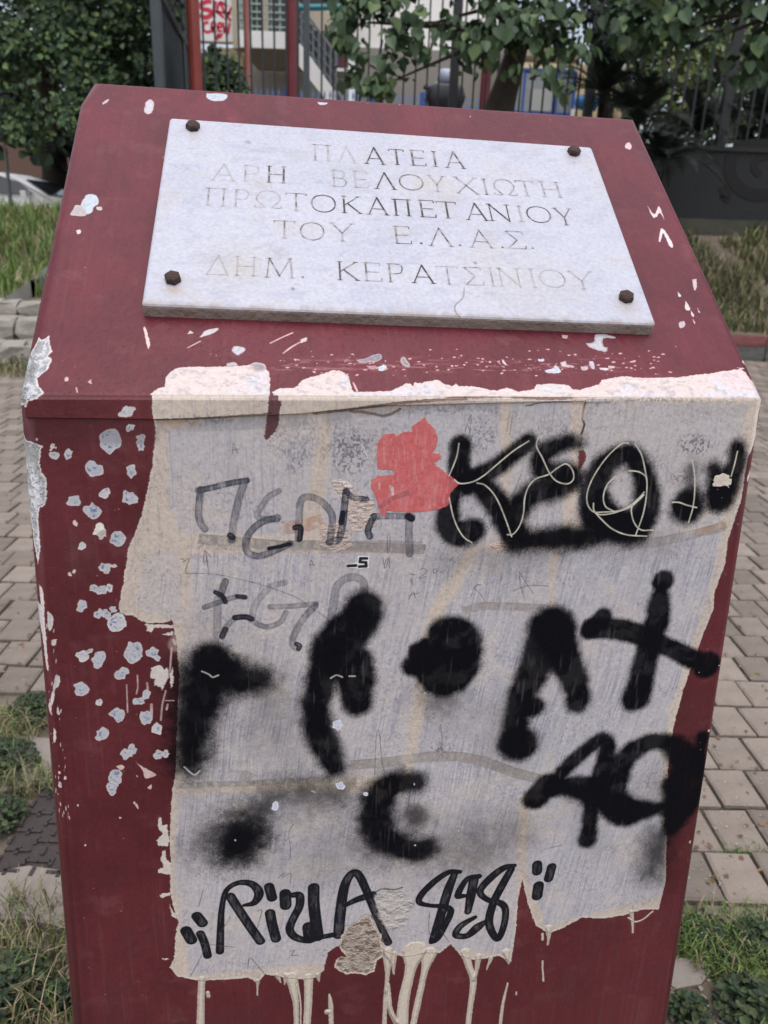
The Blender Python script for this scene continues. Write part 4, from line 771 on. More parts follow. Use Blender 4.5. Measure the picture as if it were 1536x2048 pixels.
for (x, y, r, c_, a_) in ((346,580,16,(0.396,0.302,0.202),.5),(385,272,10,(0.360,0.302,0.245),.3),(1251,612,22,(0.324,0.245,0.187),.4),(1147,318,12,(0.360,0.288,0.230),.3),(520,365,20,(0.374,0.360,0.331),.4),(470,530,60,(0.418,0.382,0.324),.35),(860,375,50,(0.432,0.389,0.338),.3),(1040,570,90,(0.432,0.403,0.360),.3),(595,310,20,(0.374,0.374,0.396),.4),(560,505,18,(0.331,0.331,0.360),.5),(700,345,30,(0.396,0.403,0.432),.4),(495,284,5,(0.216,0.216,0.230),.6),(585,577,3,(0.144,0.144,0.158),.8),(950,525,3,(0.180,0.144,0.108),.8)):
    q = plq.stroke_sd([(x, y), (x + 1, y + 1)], .5, False, pad=r * 1.6); bb, s_ = q
    plq.paint(bb, (1 - sst(0, r * 1.5, s_)) * a_ * (.5 + fbm(X[bb] / (5 * KP), Y[bb] / (5 * KP), int(x), 4)), c_)
# grime towards the lower edge
q = plq.stroke_sd([(285,608),(1312,648)], 3, False, pad=30); bb, s_ = q
plq.paint(bb, (1 - sst(-2, 14, s_)) * .6 * sst(.3, .6, fbm(X[bb] / (12 * KP), Y[bb] / (12 * KP), 3, 4)), (.36,.29,.24), .7)
plq_m = plq.material('cut_marble', spec=.45)
side_m = mat('stained_marble_edge', (.17, .135, .115), .75, noise=((.44, .40, .36), 22, .25), bump=.3, bscale=150)
def make_plaque():
    C4 = [Vector(p.tolist()) for p in (qTL, qTR, qBR, qBL)]; d = Vector((-SN * (PT + .001)).tolist())
    mb = MB(); mb.prism(C4, d); me = mb.mesh('plaque')
    bm = bmesh.new(); bm.from_mesh(me)
    geo = [e for e in bm.edges if abs((e.verts[0].co - e.verts[1].co).normalized().dot(Vector(SN.tolist()))) > .9]
    bmesh.ops.bevel(bm, geom=geo, offset=.004, segments=3, profile=.5, affect='EDGES')
    N = Vector(SN.tolist())
    geo = [e for e in bm.edges if all((v.co - C4[0]).dot(N) > -1e-4 for v in e.verts)]
    bmesh.ops.bevel(bm, geom=geo, offset=.004, segments=3, profile=.5, affect='EDGES')
    bm.normal_update(); bm.to_mesh(me); bm.free()
    me.materials.append(plq_m); me.materials.append(side_m)
    for p in me.polygons: p.material_index = 0 if p.normal.dot(N) > .3 else 1
    plq.set_uv(me, 0)
    o = link('plaque', me, [], PED); tag(o, 'white marble plaque with weathered engraved Greek lettering and four bolts')
    # rusty hexagon bolts
    bm_ = mat('rusty_bolt', (.035, .02, .018), .6, noise=((.085, .045, .032), 220, .4), bump=.5, bscale=300, metal=.3)
    for k, (x, y) in enumerate(((386, 256), (1147, 306), (1251, 597), (346, 560))):
        c = Vector(on_pl(x, y).tolist()); a = Vector(PLU.tolist()); b = Vector(PLV.tolist()); mb = MB(); r0 = .0078; ph = .3 + k * .5
        V = []
        for h, f in ((-.001, 1.0), (.0045, 1.0), (.006, .84), (.0066, .5)):
            for i in range(12):
                t = i / 12 * 2 * math.pi; rr_ = r0 * f / math.cos(((t + math.pi / 6) % (math.pi / 3)) - math.pi / 6) * (.9 if f == 1 else .93)
                V.append(c + a * math.cos(t + ph) * rr_ + b * math.sin(t + ph) * rr_ + N * h)
        n_ = 12; Fc = [(j * n_ + i, j * n_ + (i + 1) % n_, (j + 1) * n_ + (i + 1) % n_, (j + 1) * n_ + i) for j in range(3) for i in range(n_)] + [tuple(3 * n_ + i for i in range(n_))]
        mb.add(V, Fc); mb.build('bolt', bm_, o)
    return o
make_plaque()
# ------------------------------------------------------------------ terrain
def px_of(p):
    d = RM.T @ (np.array(p, float) - CAM0)
    if d[2] < .05: return (-9999, -9999)
    return 768 + F * d[0] / d[2], 1024 + F * d[1] / d[2]
FX0 = at(317, 200, 12.5).x              # left end of the school fence
WALL_Y = 13.0
def sm(a, b, x):
    t = min(1, max(0, (x - a) / (b - a))); return t * t * (3 - 2 * t)
def ground_h(x, y):
    left = 1 - sm(-1.5, .5, x)
    hl = .50 * sm(7.9, 8.0, y) + .78 * sm(8.2, 12.5, y) - .45 * sm(13.5, 17, y)
    hr = .30 * sm(9.32, 9.34, y) + 1.10 * sm(9.5, 12.9, y)
    z = hl * left + hr * (1 - left)
    if y > WALL_Y + .12 and x > FX0: z = 2.6
    elif y > 13 and x > FX0 - 1.2 and x <= FX0: z = z
    return z
def terrain():
    xs = sorted(set([-150, -80, -50, -35] + [round(-26 + i * .45, 3) for i in range(110)] + [28, 40, 60, 100, 150, FX0 - .001, FX0 + .001]))
    ys = sorted(set([-60, -25, -10, -4] + [round(-2 + i * .4, 2) for i in range(22)] + [7.89, 7.9, 8.0, 8.2, 9.3, 9.32, 9.34, 9.5] + [round(9.8 + i * .25, 2) for i in range(13)] + [WALL_Y + .1, WALL_Y + .14, 13.5, 14, 15, 16, 17, 19, 22, 26, 32, 45, 70, 110, 200]))
    V = []; Fc = []
    for y in ys:
        for x in xs:
            z = ground_h(x, y); 
            if 8.3 < y < 12.8: z += (vn(np.array([x * 1.3 + 50]), np.array([y * 1.7]), 3)[0] - .5) * .10
            V.append((x, y, z))
    n = len(xs)
    for j in range(len(ys) - 1):
        for i in range(n - 1): Fc.append((j * n + i, j * n + i + 1, (j + 1) * n + i + 1, (j + 1) * n + i))
    me = bpy.data.meshes.new('ground'); me.from_pydata(V, [], Fc)
    m = mat('dry_soil', (.10, .08, .058), .95, noise=((.21, .175, .135), 5, .3), bump=.4, bscale=45)
    o = link('ground', me, m); o['kind'] = 'structure'
    return o
terrain()

# ------------------------------------------------------------------ paving
AX = at(740, 446, 10); AX.z = 0; AX.normalize(); RX = Vector((AX.y, -AX.x, 0))         # paving axes
gl = on_ground(50, 1395); gr = on_ground(1400, 1845)                                 # near edge of the paving
def paving():
    base = MB(); d = (gr - gl).normalized()
    a, b = gl - d * 14, gr + d * 14
    back = Vector((0, 1, 0))
    pts = [a, b, Vector((14, 9.25, 0)), Vector((-13, 9.25, 0))]
    base.add([(p.x, p.y, .004) for p in pts], [(0, 1, 2, 3)])
    root = base.build('pavement', mat('joint_sand', (.105, .088, .068), .95, noise=((.10, .088, .066), 14, .3), bump=.3, bscale=120)); root['kind'] = 'structure'
    pm = mat('concrete_paver', (.170, .140, .118), .92, noise=((.285, .240, .205), 16, .2), bump=.35, bscale=160)
    t = pm.node_tree; oi = t.nodes.new('ShaderNodeObjectInfo'); gi = t.nodes.new('ShaderNodeNewGeometry'); ad = t.nodes.new('ShaderNodeMath'); ad.operation = 'ADD'
    t.links.new(oi.outputs['Random'], ad.inputs[0]); t.links.new(gi.outputs['Random Per Island'], ad.inputs[1]); fr = t.nodes.new('ShaderNodeMath'); fr.operation = 'FRACT'; t.links.new(ad.outputs[0], fr.inputs[0])
    mr = t.nodes.new('ShaderNodeMapRange'); mr.inputs[3].default_value = .70; mr.inputs[4].default_value = 1.22; t.links.new(fr.outputs[0], mr.inputs[0])
    hs = t.nodes.new('ShaderNodeHueSaturation'); t.links.new(mr.outputs[0], hs.inputs['Value']); bs = t.nodes['Principled BSDF']
    src = bs.inputs['Base Color'].links[0].from_socket; t.links.new(src, hs.inputs['Color']); t.links.new(hs.outputs[0], bs.inputs['Base Color'])
    # pale lichen and gum spots
    n5 = t.nodes.new('ShaderNodeTexVoronoi'); n5.inputs['Scale'].default_value = 13; g2 = t.nodes.new('ShaderNodeNewGeometry'); t.links.new(g2.outputs['Position'], n5.inputs['Vector'])
    lt = t.nodes.new('ShaderNodeMapRange'); lt.inputs[1].default_value = .05; lt.inputs[2].default_value = .10; lt.inputs[3].default_value = .6; lt.inputs[4].default_value = 0; t.links.new(n5.outputs['Distance'], lt.inputs[0])
    mx = t.nodes.new('ShaderNodeMix'); mx.data_type = 'RGBA'; t.links.new(lt.outputs[0], mx.inputs[0]); t.links.new(hs.outputs[0], mx.inputs[6]); mx.inputs[7].default_value = (.26, .245, .225, 1); t.links.new(mx.outputs[2], bs.inputs['Base Color'])
    DW, DD, J = .119, .151, .0045
    def shape(name, seed):
        r = random.Random(seed); bx_, by_ = DW / 2 - J, DD / 2 - J; c = .007; mb = MB()
        o = [(-bx_, -by_), (bx_, -by_), (bx_, by_), (-bx_, by_)]; o = [(x + r.uniform(-.0035, .0035), y + r.uniform(-.0035, .0035)) for x, y in o]
        inn = [(x * (1 - c / bx_), y * (1 - c / by_)) for x, y in o]
        V = [(x, y, 0) for x, y in o] + [(x, y, .010) for x, y in o] + [(x, y, .0145) for x, y in inn]
        mb.add(V, [(i, (i + 1) % 4, (i + 1) % 4 + 4, i + 4) for i in range(4)] + [(i + 4, (i + 1) % 4 + 4, (i + 1) % 4 + 8, i + 8) for i in range(4)] + [(8, 9, 10, 11)])
        me = mb.mesh(name); me.materials.append(pm); return me
    shapes = [shape('paver', k) for k in range(6)]
    rest = MB(); cand = []
    nrm = Vector((-(gr - gl).y, (gr - gl).x, 0)).normalized()
    for j in range(0, 64):
        y = j * DD
        for i in range(-90, 91):
            x = (i + .5 * (j % 2)) * DW
            p = AX * y + RX * x
            if p.y > 9.2 or p.y < .8: continue
            if (p - gl).dot(nrm) < -.03: continue
            q = px_of((p.x, p.y, .012)); vis = (-60 < q[0] < 1600 and q[1] < 2100)
            edge = q[0] < 40 + (q[1] - 800) * .10 + 30 or q[0] > 1520 - (q[1] - 800) * .155 - 40
            mid = vis and not edge and q[1] > 760
            r = random.Random(i * 977 + j)
            hz = r.uniform(-.005, .003); rz = math.atan2(RX.y, RX.x) + r.uniform(-.012, .012); tx, ty = r.uniform(-.012, .012), r.uniform(-.012, .012)
            if mid and False: continue
            cand.append((0 if (vis and edge and q[1] > 730) else 1, p.y, p, hz, rz, tx, ty, r.randrange(6)))
    cand.sort(key=lambda c: (c[0], c[1])); k = 0
    for c in cand:
        f, _, p, hz, rz, tx, ty, si = c
        mt = Matrix.Translation((p.x, p.y, .006 + hz)) @ Matrix.Rotation(rz, 4, 'Z') @ Matrix.Rotation(tx, 4, 'X') @ Matrix.Rotation(ty, 4, 'Y')
        if f == 0 and k < 300:
            o = bpy.data.objects.new('paver', shapes[si]); COL.objects.link(o); o.parent = root; o.matrix_local = mt; k += 1
        else:
            me = shapes[si]; rest.add([mt @ v.co for v in me.vertices], [tuple(pp.vertices) for pp in me.polygons])
    r_ = rest.build('distant_pavers', pm, root); r_['kind'] = 'stuff'
    return root
paving()

# ------------------------------------------------------------------ grass and weeds helpers
def blades(name, spots, mats, hmin, hmax, w=.006, bend=.5, seg=2, parent=None):
    mb = MB(); r = random.Random(len(spots))
    for (x, y, z, s) in spots:
        a = r.uniform(0, 6.283); h = r.uniform(hmin, hmax) * s; bx_, by_ = math.cos(a), math.sin(a); bd = r.uniform(.1, bend) * h
        ww = w * r.uniform(.6, 1.4); px_, py_ = -by_ * ww / 2, bx_ * ww / 2; V = []
        lx, ly = r.uniform(-.15, .15) * h, r.uniform(-.15, .15) * h
        for k in range(seg):
            t = k / seg; V += [(x + bx_ * bd * t * t + lx * t - px_ * (1 - t * .5), y + by_ * bd * t * t + ly * t - py_ * (1 - t * .5), z + h * t), (x + bx_ * bd * t * t + lx * t + px_ * (1 - t * .5), y + by_ * bd * t * t + ly * t + py_ * (1 - t * .5), z + h * t)]
        V.append((x + bx_ * bd + lx, y + by_ * bd + ly, z + h * (1 - .25 * bend)))
        mb.mi = r.choices(range(len(mats)), weights=[3, 2, 1][:len(mats)])[0]
        mb.add(V, [(2 * k, 2 * k + 1, 2 * k + 3, 2 * k + 2) for k in range(seg - 1)] + [(2 * seg - 2, 2 * seg - 1, 2 * seg)])
    me = bpy.data.meshes.new(name); me.from_pydata(mb.v, [], mb.f); me.polygons.foreach_set('material_index', mb.m); me.update()
    return link(name, me, mats, parent)
def leafmat(name, c, island=.35, rough=.6, trans=.0):
    return mat(name, c, rough, spec=.35, island=island)
G1 = leafmat('green_grass_blade', (.09, .15, .035)); G2 = leafmat('fresh_grass_blade', (.14, .21, .05)); G3 = leafmat('dry_grass_blade', (.30, .255, .15)); G4 = leafmat('olive_grass_blade', (.085, .09, .04))
def scatter(n, x0, x1, y0, y1, seed, thin=0):
    r = random.Random(seed); out = []
    while len(out) < n:
        x, y = r.uniform(x0, x1), r.uniform(y0, y1)
        if thin and fbm(np.array([x * .9]), np.array([y * .9]), seed, 3)[0] < thin: continue
        out.append((x, y, ground_h(x, y) - .01, r.uniform(.6, 1.2)))
    return out
o = blades('bank_grass', scatter(17000, -9, -1.6, 8.3, 13.6, 1), [G2, G1, G3], .16, .36, .020, .6); tag(o, 'tall green grass covering the left bank', None, None, 'stuff'); 
o = blades('dry_bank_grass', scatter(17000, 2.2, 11.5, 9.45, 12.9, 2, .38), [G4, G3, G1], .12, .34, .020, .7); tag(o, 'dry and green grass on the right bank', None, None, 'stuff')
# ------------------------------------------------------------------ kerbs, steps, walls
conc = mat('weathered_concrete', (.17, .165, .155), .9, noise=((.33, .32, .29), 5, .35), bump=.5, bscale=60)
stone = mat('old_stone', (.20, .18, .155), .9, noise=((.40, .37, .33), 6, .3), bump=.9, bscale=25)
redk = mat('faded_red_kerb_paint', (.16, .035, .04), .75, noise=((.24, .10, .09), 6, .4), bump=.4, bscale=40)
def rough_block(c, size, rz, seed, bev=.012, jit=.006):
    mb = MB().box((0, 0, 0), size); me = mb.mesh('stone'); bm = bmesh.new(); bm.from_mesh(me)
    bmesh.ops.subdivide_edges(bm, edges=bm.edges, cuts=2, use_grid_fill=True)
    r = random.Random(seed)
    for v in bm.verts:
        v.co += Vector((r.uniform(-jit, jit), r.uniform(-jit, jit), r.uniform(-jit, jit)))
        if all(abs(abs(v.co[i]) - size[i] / 2) < jit * 2 for i in range(3)): v.co *= 1 - bev / max(size) * 2
    bm.normal_update(); bm.to_mesh(me); bm.free(); me.transform(Matrix.Translation(c) @ Matrix.Rotation(rz, 4, 'Z')); return me
# stone steps at the foot of the left bank
st = empty('stone_steps', (-3.3, 7.5, 0)); tag(st, 'worn low stone steps at the foot of the grass bank, left of the monument', 'steps')
r = random.Random(4)
for row, (y, z, h, d) in enumerate(((7.35, .11, .22, .42), (7.75, .30, .20, .42), (8.05, .45, .16, .3))):
    x = -5.8 + row * .1
    while x < -1.9:
        w = r.uniform(.45, .85); me = rough_block((x + w / 2, y, z), (w - .02, d, h), 0, int(x * 100) + row, .03, .012); link('stone', me, stone, st); x += w
# sloping concrete border between grass and steps
wp = [at(-40, 618, 7.95), at(5, 600, 7.95), at(60, 560, 8.4), at(110, 520, 9.2)]
mb = MB()
for a, b in zip(wp[:-1], wp[1:]):
    d = Vector((0, .22, 0)); a2, b2 = a.copy(), b.copy(); a2.z -= .55; b2.z -= .55
    mb.prism([a, b, b2, a2], d)
tag(mb.build('bank_edging', conc), 'grey concrete edging sloping up beside the grass bank on the left', 'edging')
# kerb on the right
kb = empty('painted_kerb', (4, 9.2, 0)); tag(kb, 'kerb with faded red paint below the dry grass bank on the right', 'kerb')
x = 1.5; i = 0
while x < 13:
    w = .98; me = rough_block((x + w / 2, 9.38, .24), (w - .015, .14, .13), 0, i + 50, .02, .004); link('kerb_stone', me, redk, kb)
    me = rough_block((x + w / 2, 9.36, .085), (w - .015, .18, .17), 0, i + 90, .02, .004); link('base_stone', me, mat('grey_kerb', (.075, .078, .072), .9, noise=((.13, .13, .12), 8, .3), bump=.5) if i == 0 else bpy.data.materials['grey_kerb'], kb); x += w; i += 1
# retaining wall carrying the school fence
dark_wall = mat('tree_shaded_wall', (.014, .016, .018), .85, noise=((.024, .026, .028), 1.6, .3), bump=.3, bscale=20)  # near-black base: the shade of the trees is put into the wall colour
rw = empty('retaining_wall', (4, WALL_Y, 1.6)); tag(rw, 'dark retaining wall with sprayed black letter, carrying the tall bar fence', 'wall')
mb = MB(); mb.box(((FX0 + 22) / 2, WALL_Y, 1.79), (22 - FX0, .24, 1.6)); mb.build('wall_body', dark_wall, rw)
mb = MB(); mb.box(((FX0 + 22) / 2, WALL_Y, 2.62), (22 - FX0 + .04, .30, .06)); mb.build('coping', mat('wall_coping', (.015, .016, .018), .85, noise=((.03, .03, .03), 4, .3)), rw)
mb = MB(); mb.box(((FX0 + 22) / 2, WALL_Y - .17, 1.42), (22 - FX0, .14, .42)); mb.build('plinth', mat('mossy_plinth', (.05, .052, .04), .95, noise=((.09, .088, .07), 3, .3), bump=.5), rw)
ink = mat('black_spray', (.002, .002, .003), .7)
def ribbon(P, w, Yf, th=.004, n=None):
    """flat brush stroke on a wall facing the camera (plane y = Yf)"""
    P = smooth_path([(p.x, p.z) for p in P], 5) if len(P) > 2 else np.array([(p.x, p.z) for p in P]); V = []
    for i in range(len(P)):
        d = P[min(i + 1, len(P) - 1)] - P[max(i - 1, 0)]; d = d / (np.linalg.norm(d) + 1e-9); nx, nz = -d[1], d[0]
        V += [(P[i][0] + nx * w / 2, Yf, P[i][1] + nz * w / 2), (P[i][0] - nx * w / 2, Yf, P[i][1] - nz * w / 2)]
    mb = MB(); m = len(P)
    V += [(v[0], v[1] - th, v[2]) for v in V]
    Fc = []
    for i in range(m - 1):
        a = 2 * i; Fc += [(a, a + 1, a + 3, a + 2), (a + 2 * m, a + 2 + 2 * m, a + 3 + 2 * m, a + 1 + 2 * m), (a, a + 2, a + 2 + 2 * m, a + 2 * m), (a + 1, a + 1 + 2 * m, a + 3 + 2 * m, a + 3)]
    mb.add(V, Fc); return mb
yw = WALL_Y - .122
mm_ = MB()
for P, w in (([(1536, 290), (1490, 292), (1465, 310), (1460, 345), (1478, 375), (1510, 390), (1560, 385)], .17), ([(1560, 310), (1520, 315), (1508, 335), (1520, 350)], .10), ([(1448, 372), (1452, 392), (1446, 400)], .16)):
    s_ = ribbon([at(p[0], p[1], yw) for p in P], w, yw - .002); mm_.add(s_.v, s_.f)
mm_.build('graffiti_letter', ink, rw)

# ------------------------------------------------------------------ school fence
black = mat('black_bar_paint', (.012, .013, .016), .5); greyg = mat('dark_grey_green_steel', (.035, .048, .055), .5, noise=((.06, .075, .085), 8, .3))
fe = empty('bar_fence', (2, WALL_Y, 2.65)); tag(fe, 'tall black vertical bar fence on the retaining wall in front of the school', 'fence')
FH = 5.0
def bar(name, x, y, w, z0, z1, m, d=None):
    return MB().box((x, y, (z0 + z1) / 2), (w, d or w, z1 - z0)).build(name, m, fe)
xa = at(408, 120, WALL_Y).x; xb = 13.0
bar_me = MB().box((0, 0, FH / 2), (.026, .026, FH)).mesh('bar'); bar_me.materials.append(black)
step = (at(755, 120, WALL_Y).x - at(655, 120, WALL_Y).x) / 100 * 23.6; x = xa; cnt = 0
posts = [at(p, 120, WALL_Y).x for p in (613, 910, 1187, 1468)]; posts.append(posts[-1] + 2.37); posts.append(posts[-1] + 2.37)
while x < xb:
    if min(abs(x - p) for p in posts) > .08:
        o = bpy.data.objects.new('bar', bar_me); COL.objects.link(o); o.parent = fe; o.matrix_parent_inverse = world_of(fe).inverted(); o.location = (x, WALL_Y, 2.62); cnt += 1
    x += step
for i, p in enumerate(posts): bar('post', p, WALL_Y, .085 if i == 0 else .13, 2.6, 2.6 + FH + .1, greyg if i == 0 else black)
bar_h = MB().box(((xa + xb) / 2, WALL_Y, 2.74), (xb - xa, .03, .03)); bar_h.build('rail', black, fe); MB().box(((xa + xb) / 2, WALL_Y, 2.6 + FH), (xb - xa, .03, .045)).build('rail', black, fe)
# side run of the fence going back on the left
sf = empty('side_fence', (FX0, 12.5, 1.5)); tag(sf, 'grey green side fence of close bars running back, left of the red post', 'fence')
A = at(318, 120, 12.6); B = at(383, 120, 20.0); A.z = B.z = 0
n = 34; sb = MB().box((0, 0, 3.4), (.03, .03, 7.0)).mesh('bar'); sb.materials.append(greyg)
for i in range(1, n):
    p = A.lerp(B, i / n); o = bpy.data.objects.new('bar', sb); COL.objects.link(o); o.parent = sf; o.matrix_parent_inverse = world_of(sf).inverted(); o.location = (p.x, p.y, 1.0)
for p, w in ((A, .13), (A.lerp(B, .62), .11), (B, .11)): MB().box((p.x, p.y, 4.6), (w, w, 7.4)).build('post', greyg, sf)
for z in (2.2, 4.6, 7.8): MB().tube([(A.x, A.y, z), (B.x, B.y, z)], .03, 4).build('rail', greyg, sf)
MB().tube([at(322, -6, 12.6), at(383, 108, 19.6)], .035, 5).build('brace', greyg, sf)
# dark shade cloth hanging behind the side bars
cl = A.lerp(B, .02) + Vector((-.06, .02, 0)); cl2 = B + Vector((-.06, 0, 0))
MB().prism([(cl.x, cl.y, 1.2), (cl2.x, cl2.y, 1.2), (cl2.x, cl2.y, 7.6), (cl.x, cl.y, 7.6)], (-.012, .004, 0)).build('shade_net', mat('dark_shade_net', (.030, .042, .052), .9, noise=((.05, .06, .07), 30, .3)), sf)

# red painted poles of the playground
def pole(label, px_t, px_b, y_mid, Y, w, c, c2):
    x = at((px_t + px_b) / 2, y_mid, Y).x
    m = mat('pole_paint', c, .45, noise=(c2, 5, .35), bump=.2, bscale=30)
    p = empty('painted_pole', (x, Y, 2.6 if Y > 13 else ground_h(x, Y))); tag(p, label, 'pole', 'red painted steel poles of the playground')
    MB().tube([(x, Y, p.location.z), (x, Y, 8.2)], w / 2, 10).build('shaft', m, p)
    MB().box((x, Y, p.location.z + .02), (w * 2, w * 2, .04)).build('base_plate', m, p)
pole('bright red pole beside the grey green side fence', 386, 392, 90, 13.8, .20, (.30, .055, .045), (.42, .09, .07))
pole('thin coral red pole in front of the balcony', 493, 494, 90, 17.5, .11, (.36, .10, .09), (.5, .2, .17))
pole('thick maroon pole at the right end of the balcony', 587, 585, 90, 14.2, .19, (.17, .028, .04), (.24, .06, .07))
pole('maroon pole beside the leaning tree trunk', 973, 972, 150, 14.4, .17, (.14, .02, .03), (.2, .04, .05))
# ------------------------------------------------------------------ school behind the fence
white = mat('white_render', (.90, .89, .86), .85, noise=((.82, .80, .76), 1.5, .3)); yellow = mat('yellow_render', (.84, .67, .40), .85, noise=((.76, .60, .35), 2, .3)); beige = mat('beige_render', (.50, .44, .34), .85)
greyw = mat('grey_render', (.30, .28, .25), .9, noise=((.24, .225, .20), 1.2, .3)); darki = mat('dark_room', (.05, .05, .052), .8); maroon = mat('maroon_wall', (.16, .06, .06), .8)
pale_green = mat('pale_green_bars', (.32, .42, .38), .5); teal = mat('teal_rail_paint', (.02, .22, .25), .4); blue = mat('blue_frame_paint', (.035, .10, .38), .45); lblue = mat('light_blue_bars', (.16, .24, .46), .5)
glass = mat('window_glass', (.16, .19, .20), .08, spec=.8, noise=((.40, .42, .42), 1.3, .2)); greyr = mat('grey_rail_paint', (.16, .18, .19), .5); red_ink = mat('red_spray', (.62, .03, .07), .6)
def rect(name, px0, py0, px1, py1, Y, d, m, parent, push=0):
    a = at(px0, (py0 + py1) / 2, Y); b = at(px1, (py0 + py1) / 2, Y); t = at((px0 + px1) / 2, py0, Y); u = at((px0 + px1) / 2, py1, Y)
    return MB().box(((a.x + b.x) / 2, Y + d / 2, (t.z + u.z) / 2), (b.x - a.x, d, t.z - u.z)).build(name, m, parent)
S = empty('school_building', (-1, 24, 2.6)); tag(S, 'white and yellow school building with a balcony and outside stairs behind the fence', 'building')
gw = rect('graffiti_wall', 385, -160, 462, 82, 24.0, .4, white, S)
rect('column', 462.5, -160, 478, 96, 23.7, .5, beige, S)
rect('lower_wall', 440, 96, 487, 300, 24.2, .3, yellow, S)
rect('parapet', 478.5, 62, 584, 96, 23.4, .25, white, S)
rect('balcony_slab', 478.5, 96.2, 584, 99, 23.5, 3.2, greyw, S)
rect('back_wall', 487, 99, 640, 300, 26.8, .3, greyw, S)
rect('room_wall', 478.5, -160, 592, 61, 25.6, .3, darki, S)
rect('pier', 521, -160, 533, 61.5, 24.8, .3, beige, S)
rect('upper_wall', 592, -160, 706, 12, 26.5, .3, darki, S)
gb = empty('balcony_grille', at(530, 61, 23.5), 0, S); gb.matrix_parent_inverse = world_of(S).inverted()
wg = world_of(gb)
def sub(name, px0, py0, px1, py1, Y, d, m, parent):
    a = at(px0, (py0 + py1) / 2, Y); b = at(px1, (py0 + py1) / 2, Y); t = at((px0 + px1) / 2, py0, Y); u = at((px0 + px1) / 2, py1, Y)
    o = link(name, MB().box(((a.x + b.x) / 2, Y + d / 2, (t.z + u.z) / 2), (b.x - a.x, d, t.z - u.z)).mesh(name), m); o.parent = parent; o.matrix_parent_inverse = (Matrix.Translation(S.location) @ Matrix.Translation(-S.location) @ Matrix.Translation(parent.location)).inverted() if parent.parent else Matrix.Translation(parent.location).inverted(); return o
for i, x_ in enumerate((480, 501, 512, 541, 559, 577)): sub('bar', x_ - (2.4 if i in (0, 4, 5) else 1.2), -160, x_ + (2.4 if i in (0, 4, 5) else 1.2), 61, 23.52, .05, pale_green, gb)
for y_ in (-100, -70, -40, -8, 8, 24, 38, 53): sub('bar', 479, y_ - 1.6, 582, y_ + 1.6, 23.46, .04, pale_green, gb)
# red sprayed words on the white wall
gm = MB(); yf = 23.998
def gl_(pts, w=.07):
    s_ = ribbon([at(300 + p[0] / 4.267, p[1] / 4.267, yf) for p in pts], w, yf); gm.add(s_.v, s_.f)
gl_([(525,10),(480,15),(435,40),(450,75),(510,90),(515,130),(470,150),(425,130)], .11); gl_([(560,10),(545,80),(548,150)], .09); gl_([(660,60),(600,20),(575,95),(630,150)], .07); gl_([(600,25),(640,110),(690,180)], .07); gl_([(560,100),(690,115)], .06); gl_([(700,60),(640,170)], .06)
gl_([(500,190),(465,200),(455,250),(490,275),(515,262)], .07); gl_([(530,280),(528,200),(555,195),(550,235),(530,240),(565,280)], .07); gl_([(575,240),(610,225),(600,195),(580,215),(582,262),(615,265)], .06); gl_([(625,190),(635,280),(650,225),(662,290),(680,195)], .06)
gl_([(570,300),(620,296)], .07); gl_([(575,300),(572,345)], .06); gl_([(575,320),(610,318)], .05)
o = gm.build('graffiti', red_ink, S)
# stairs: stringer, steps, railing
P = [at(*p) for p in ((592, 84, 23.0), (600, 88, 23.0), (612, 100, 23), (672, 186, 23.0), (672, 215, 23), (652, 200, 23.0), (592, 124, 23.0))]
MB().prism(P, (0, .25, 0)).build('stringer', white, S)
a0, a1 = at(592, 84, 23.1), at(672, 192, 23.1)
for i in range(14):
    t = i / 14; p = a0.lerp(a1, t); MB().box((p.x + .05, 23.9, p.z + .05), (abs(a1.x - a0.x) / 14 + .04, 1.4, .05)).build('step', greyw, S)
rl = a0 + Vector((0, 0, .95)); rm_ = a1 + Vector((0, 0, .95))
for dz in (0, -.28, -.52, -.76): MB().tube([rl + Vector((0, -.05, dz)), rm_ + Vector((0, -.05, dz))], .035 if dz == 0 else .022, 5).build('stair_rail', greyr, S)
for i in range(8): p = a0.lerp(a1, i / 7.); MB().box((p.x, 23.05, p.z + .5), (.05, .05, .95)).build('stair_post', greyr, S)
MB().prism([rl + Vector((0, .02, -.08)), rm_ + Vector((0, .02, -.08)), a1 + Vector((0, .02, .12)), a0 + Vector((0, .02, .12))], (0, .02, 0)).build('rail_panel', mat('rail_mesh', (.09, .10, .11), .7), S)
MB().tube([at(594, 15, 22.6), at(722, 14, 22.6)], .075, 8).build('teal_rail', teal, S)
rect('landing_wall', 600, 22, 700, 62, 26.2, .3, beige, S); rect('landing_beam', 604, 62, 702, 80, 25.6, .3, darki, S); rect('maroon_panel', 640, 80, 700, 135, 26.2, .3, maroon, S); rect('blue_post', 668, 78, 676, 136, 25.4, .15, mat('dull_blue', (.05, .06, .16), .6), S)
rect('white_column', 697, 12, 709, 175, 22.9, .3, white, S); rect('white_sill', 650, 136, 697, 142, 24.4, .3, white, S); rect('low_wall', 640, 142, 697, 200, 24.6, .3, beige, S)
for y_ in (150, 158, 166): rect('slat', 650, y_, 697, y_ + 2, 24.5, .06, greyr, S)
rect('right_wall', 709, -20, 1012, 100, 27.5, .3, white, S); rect('grey_wall', 709, 100, 1012, 300, 27.3, .3, greyw, S)
rect('flat_roof', 1012, 92, 1165, 112, 25.0, 2, greyw, S)
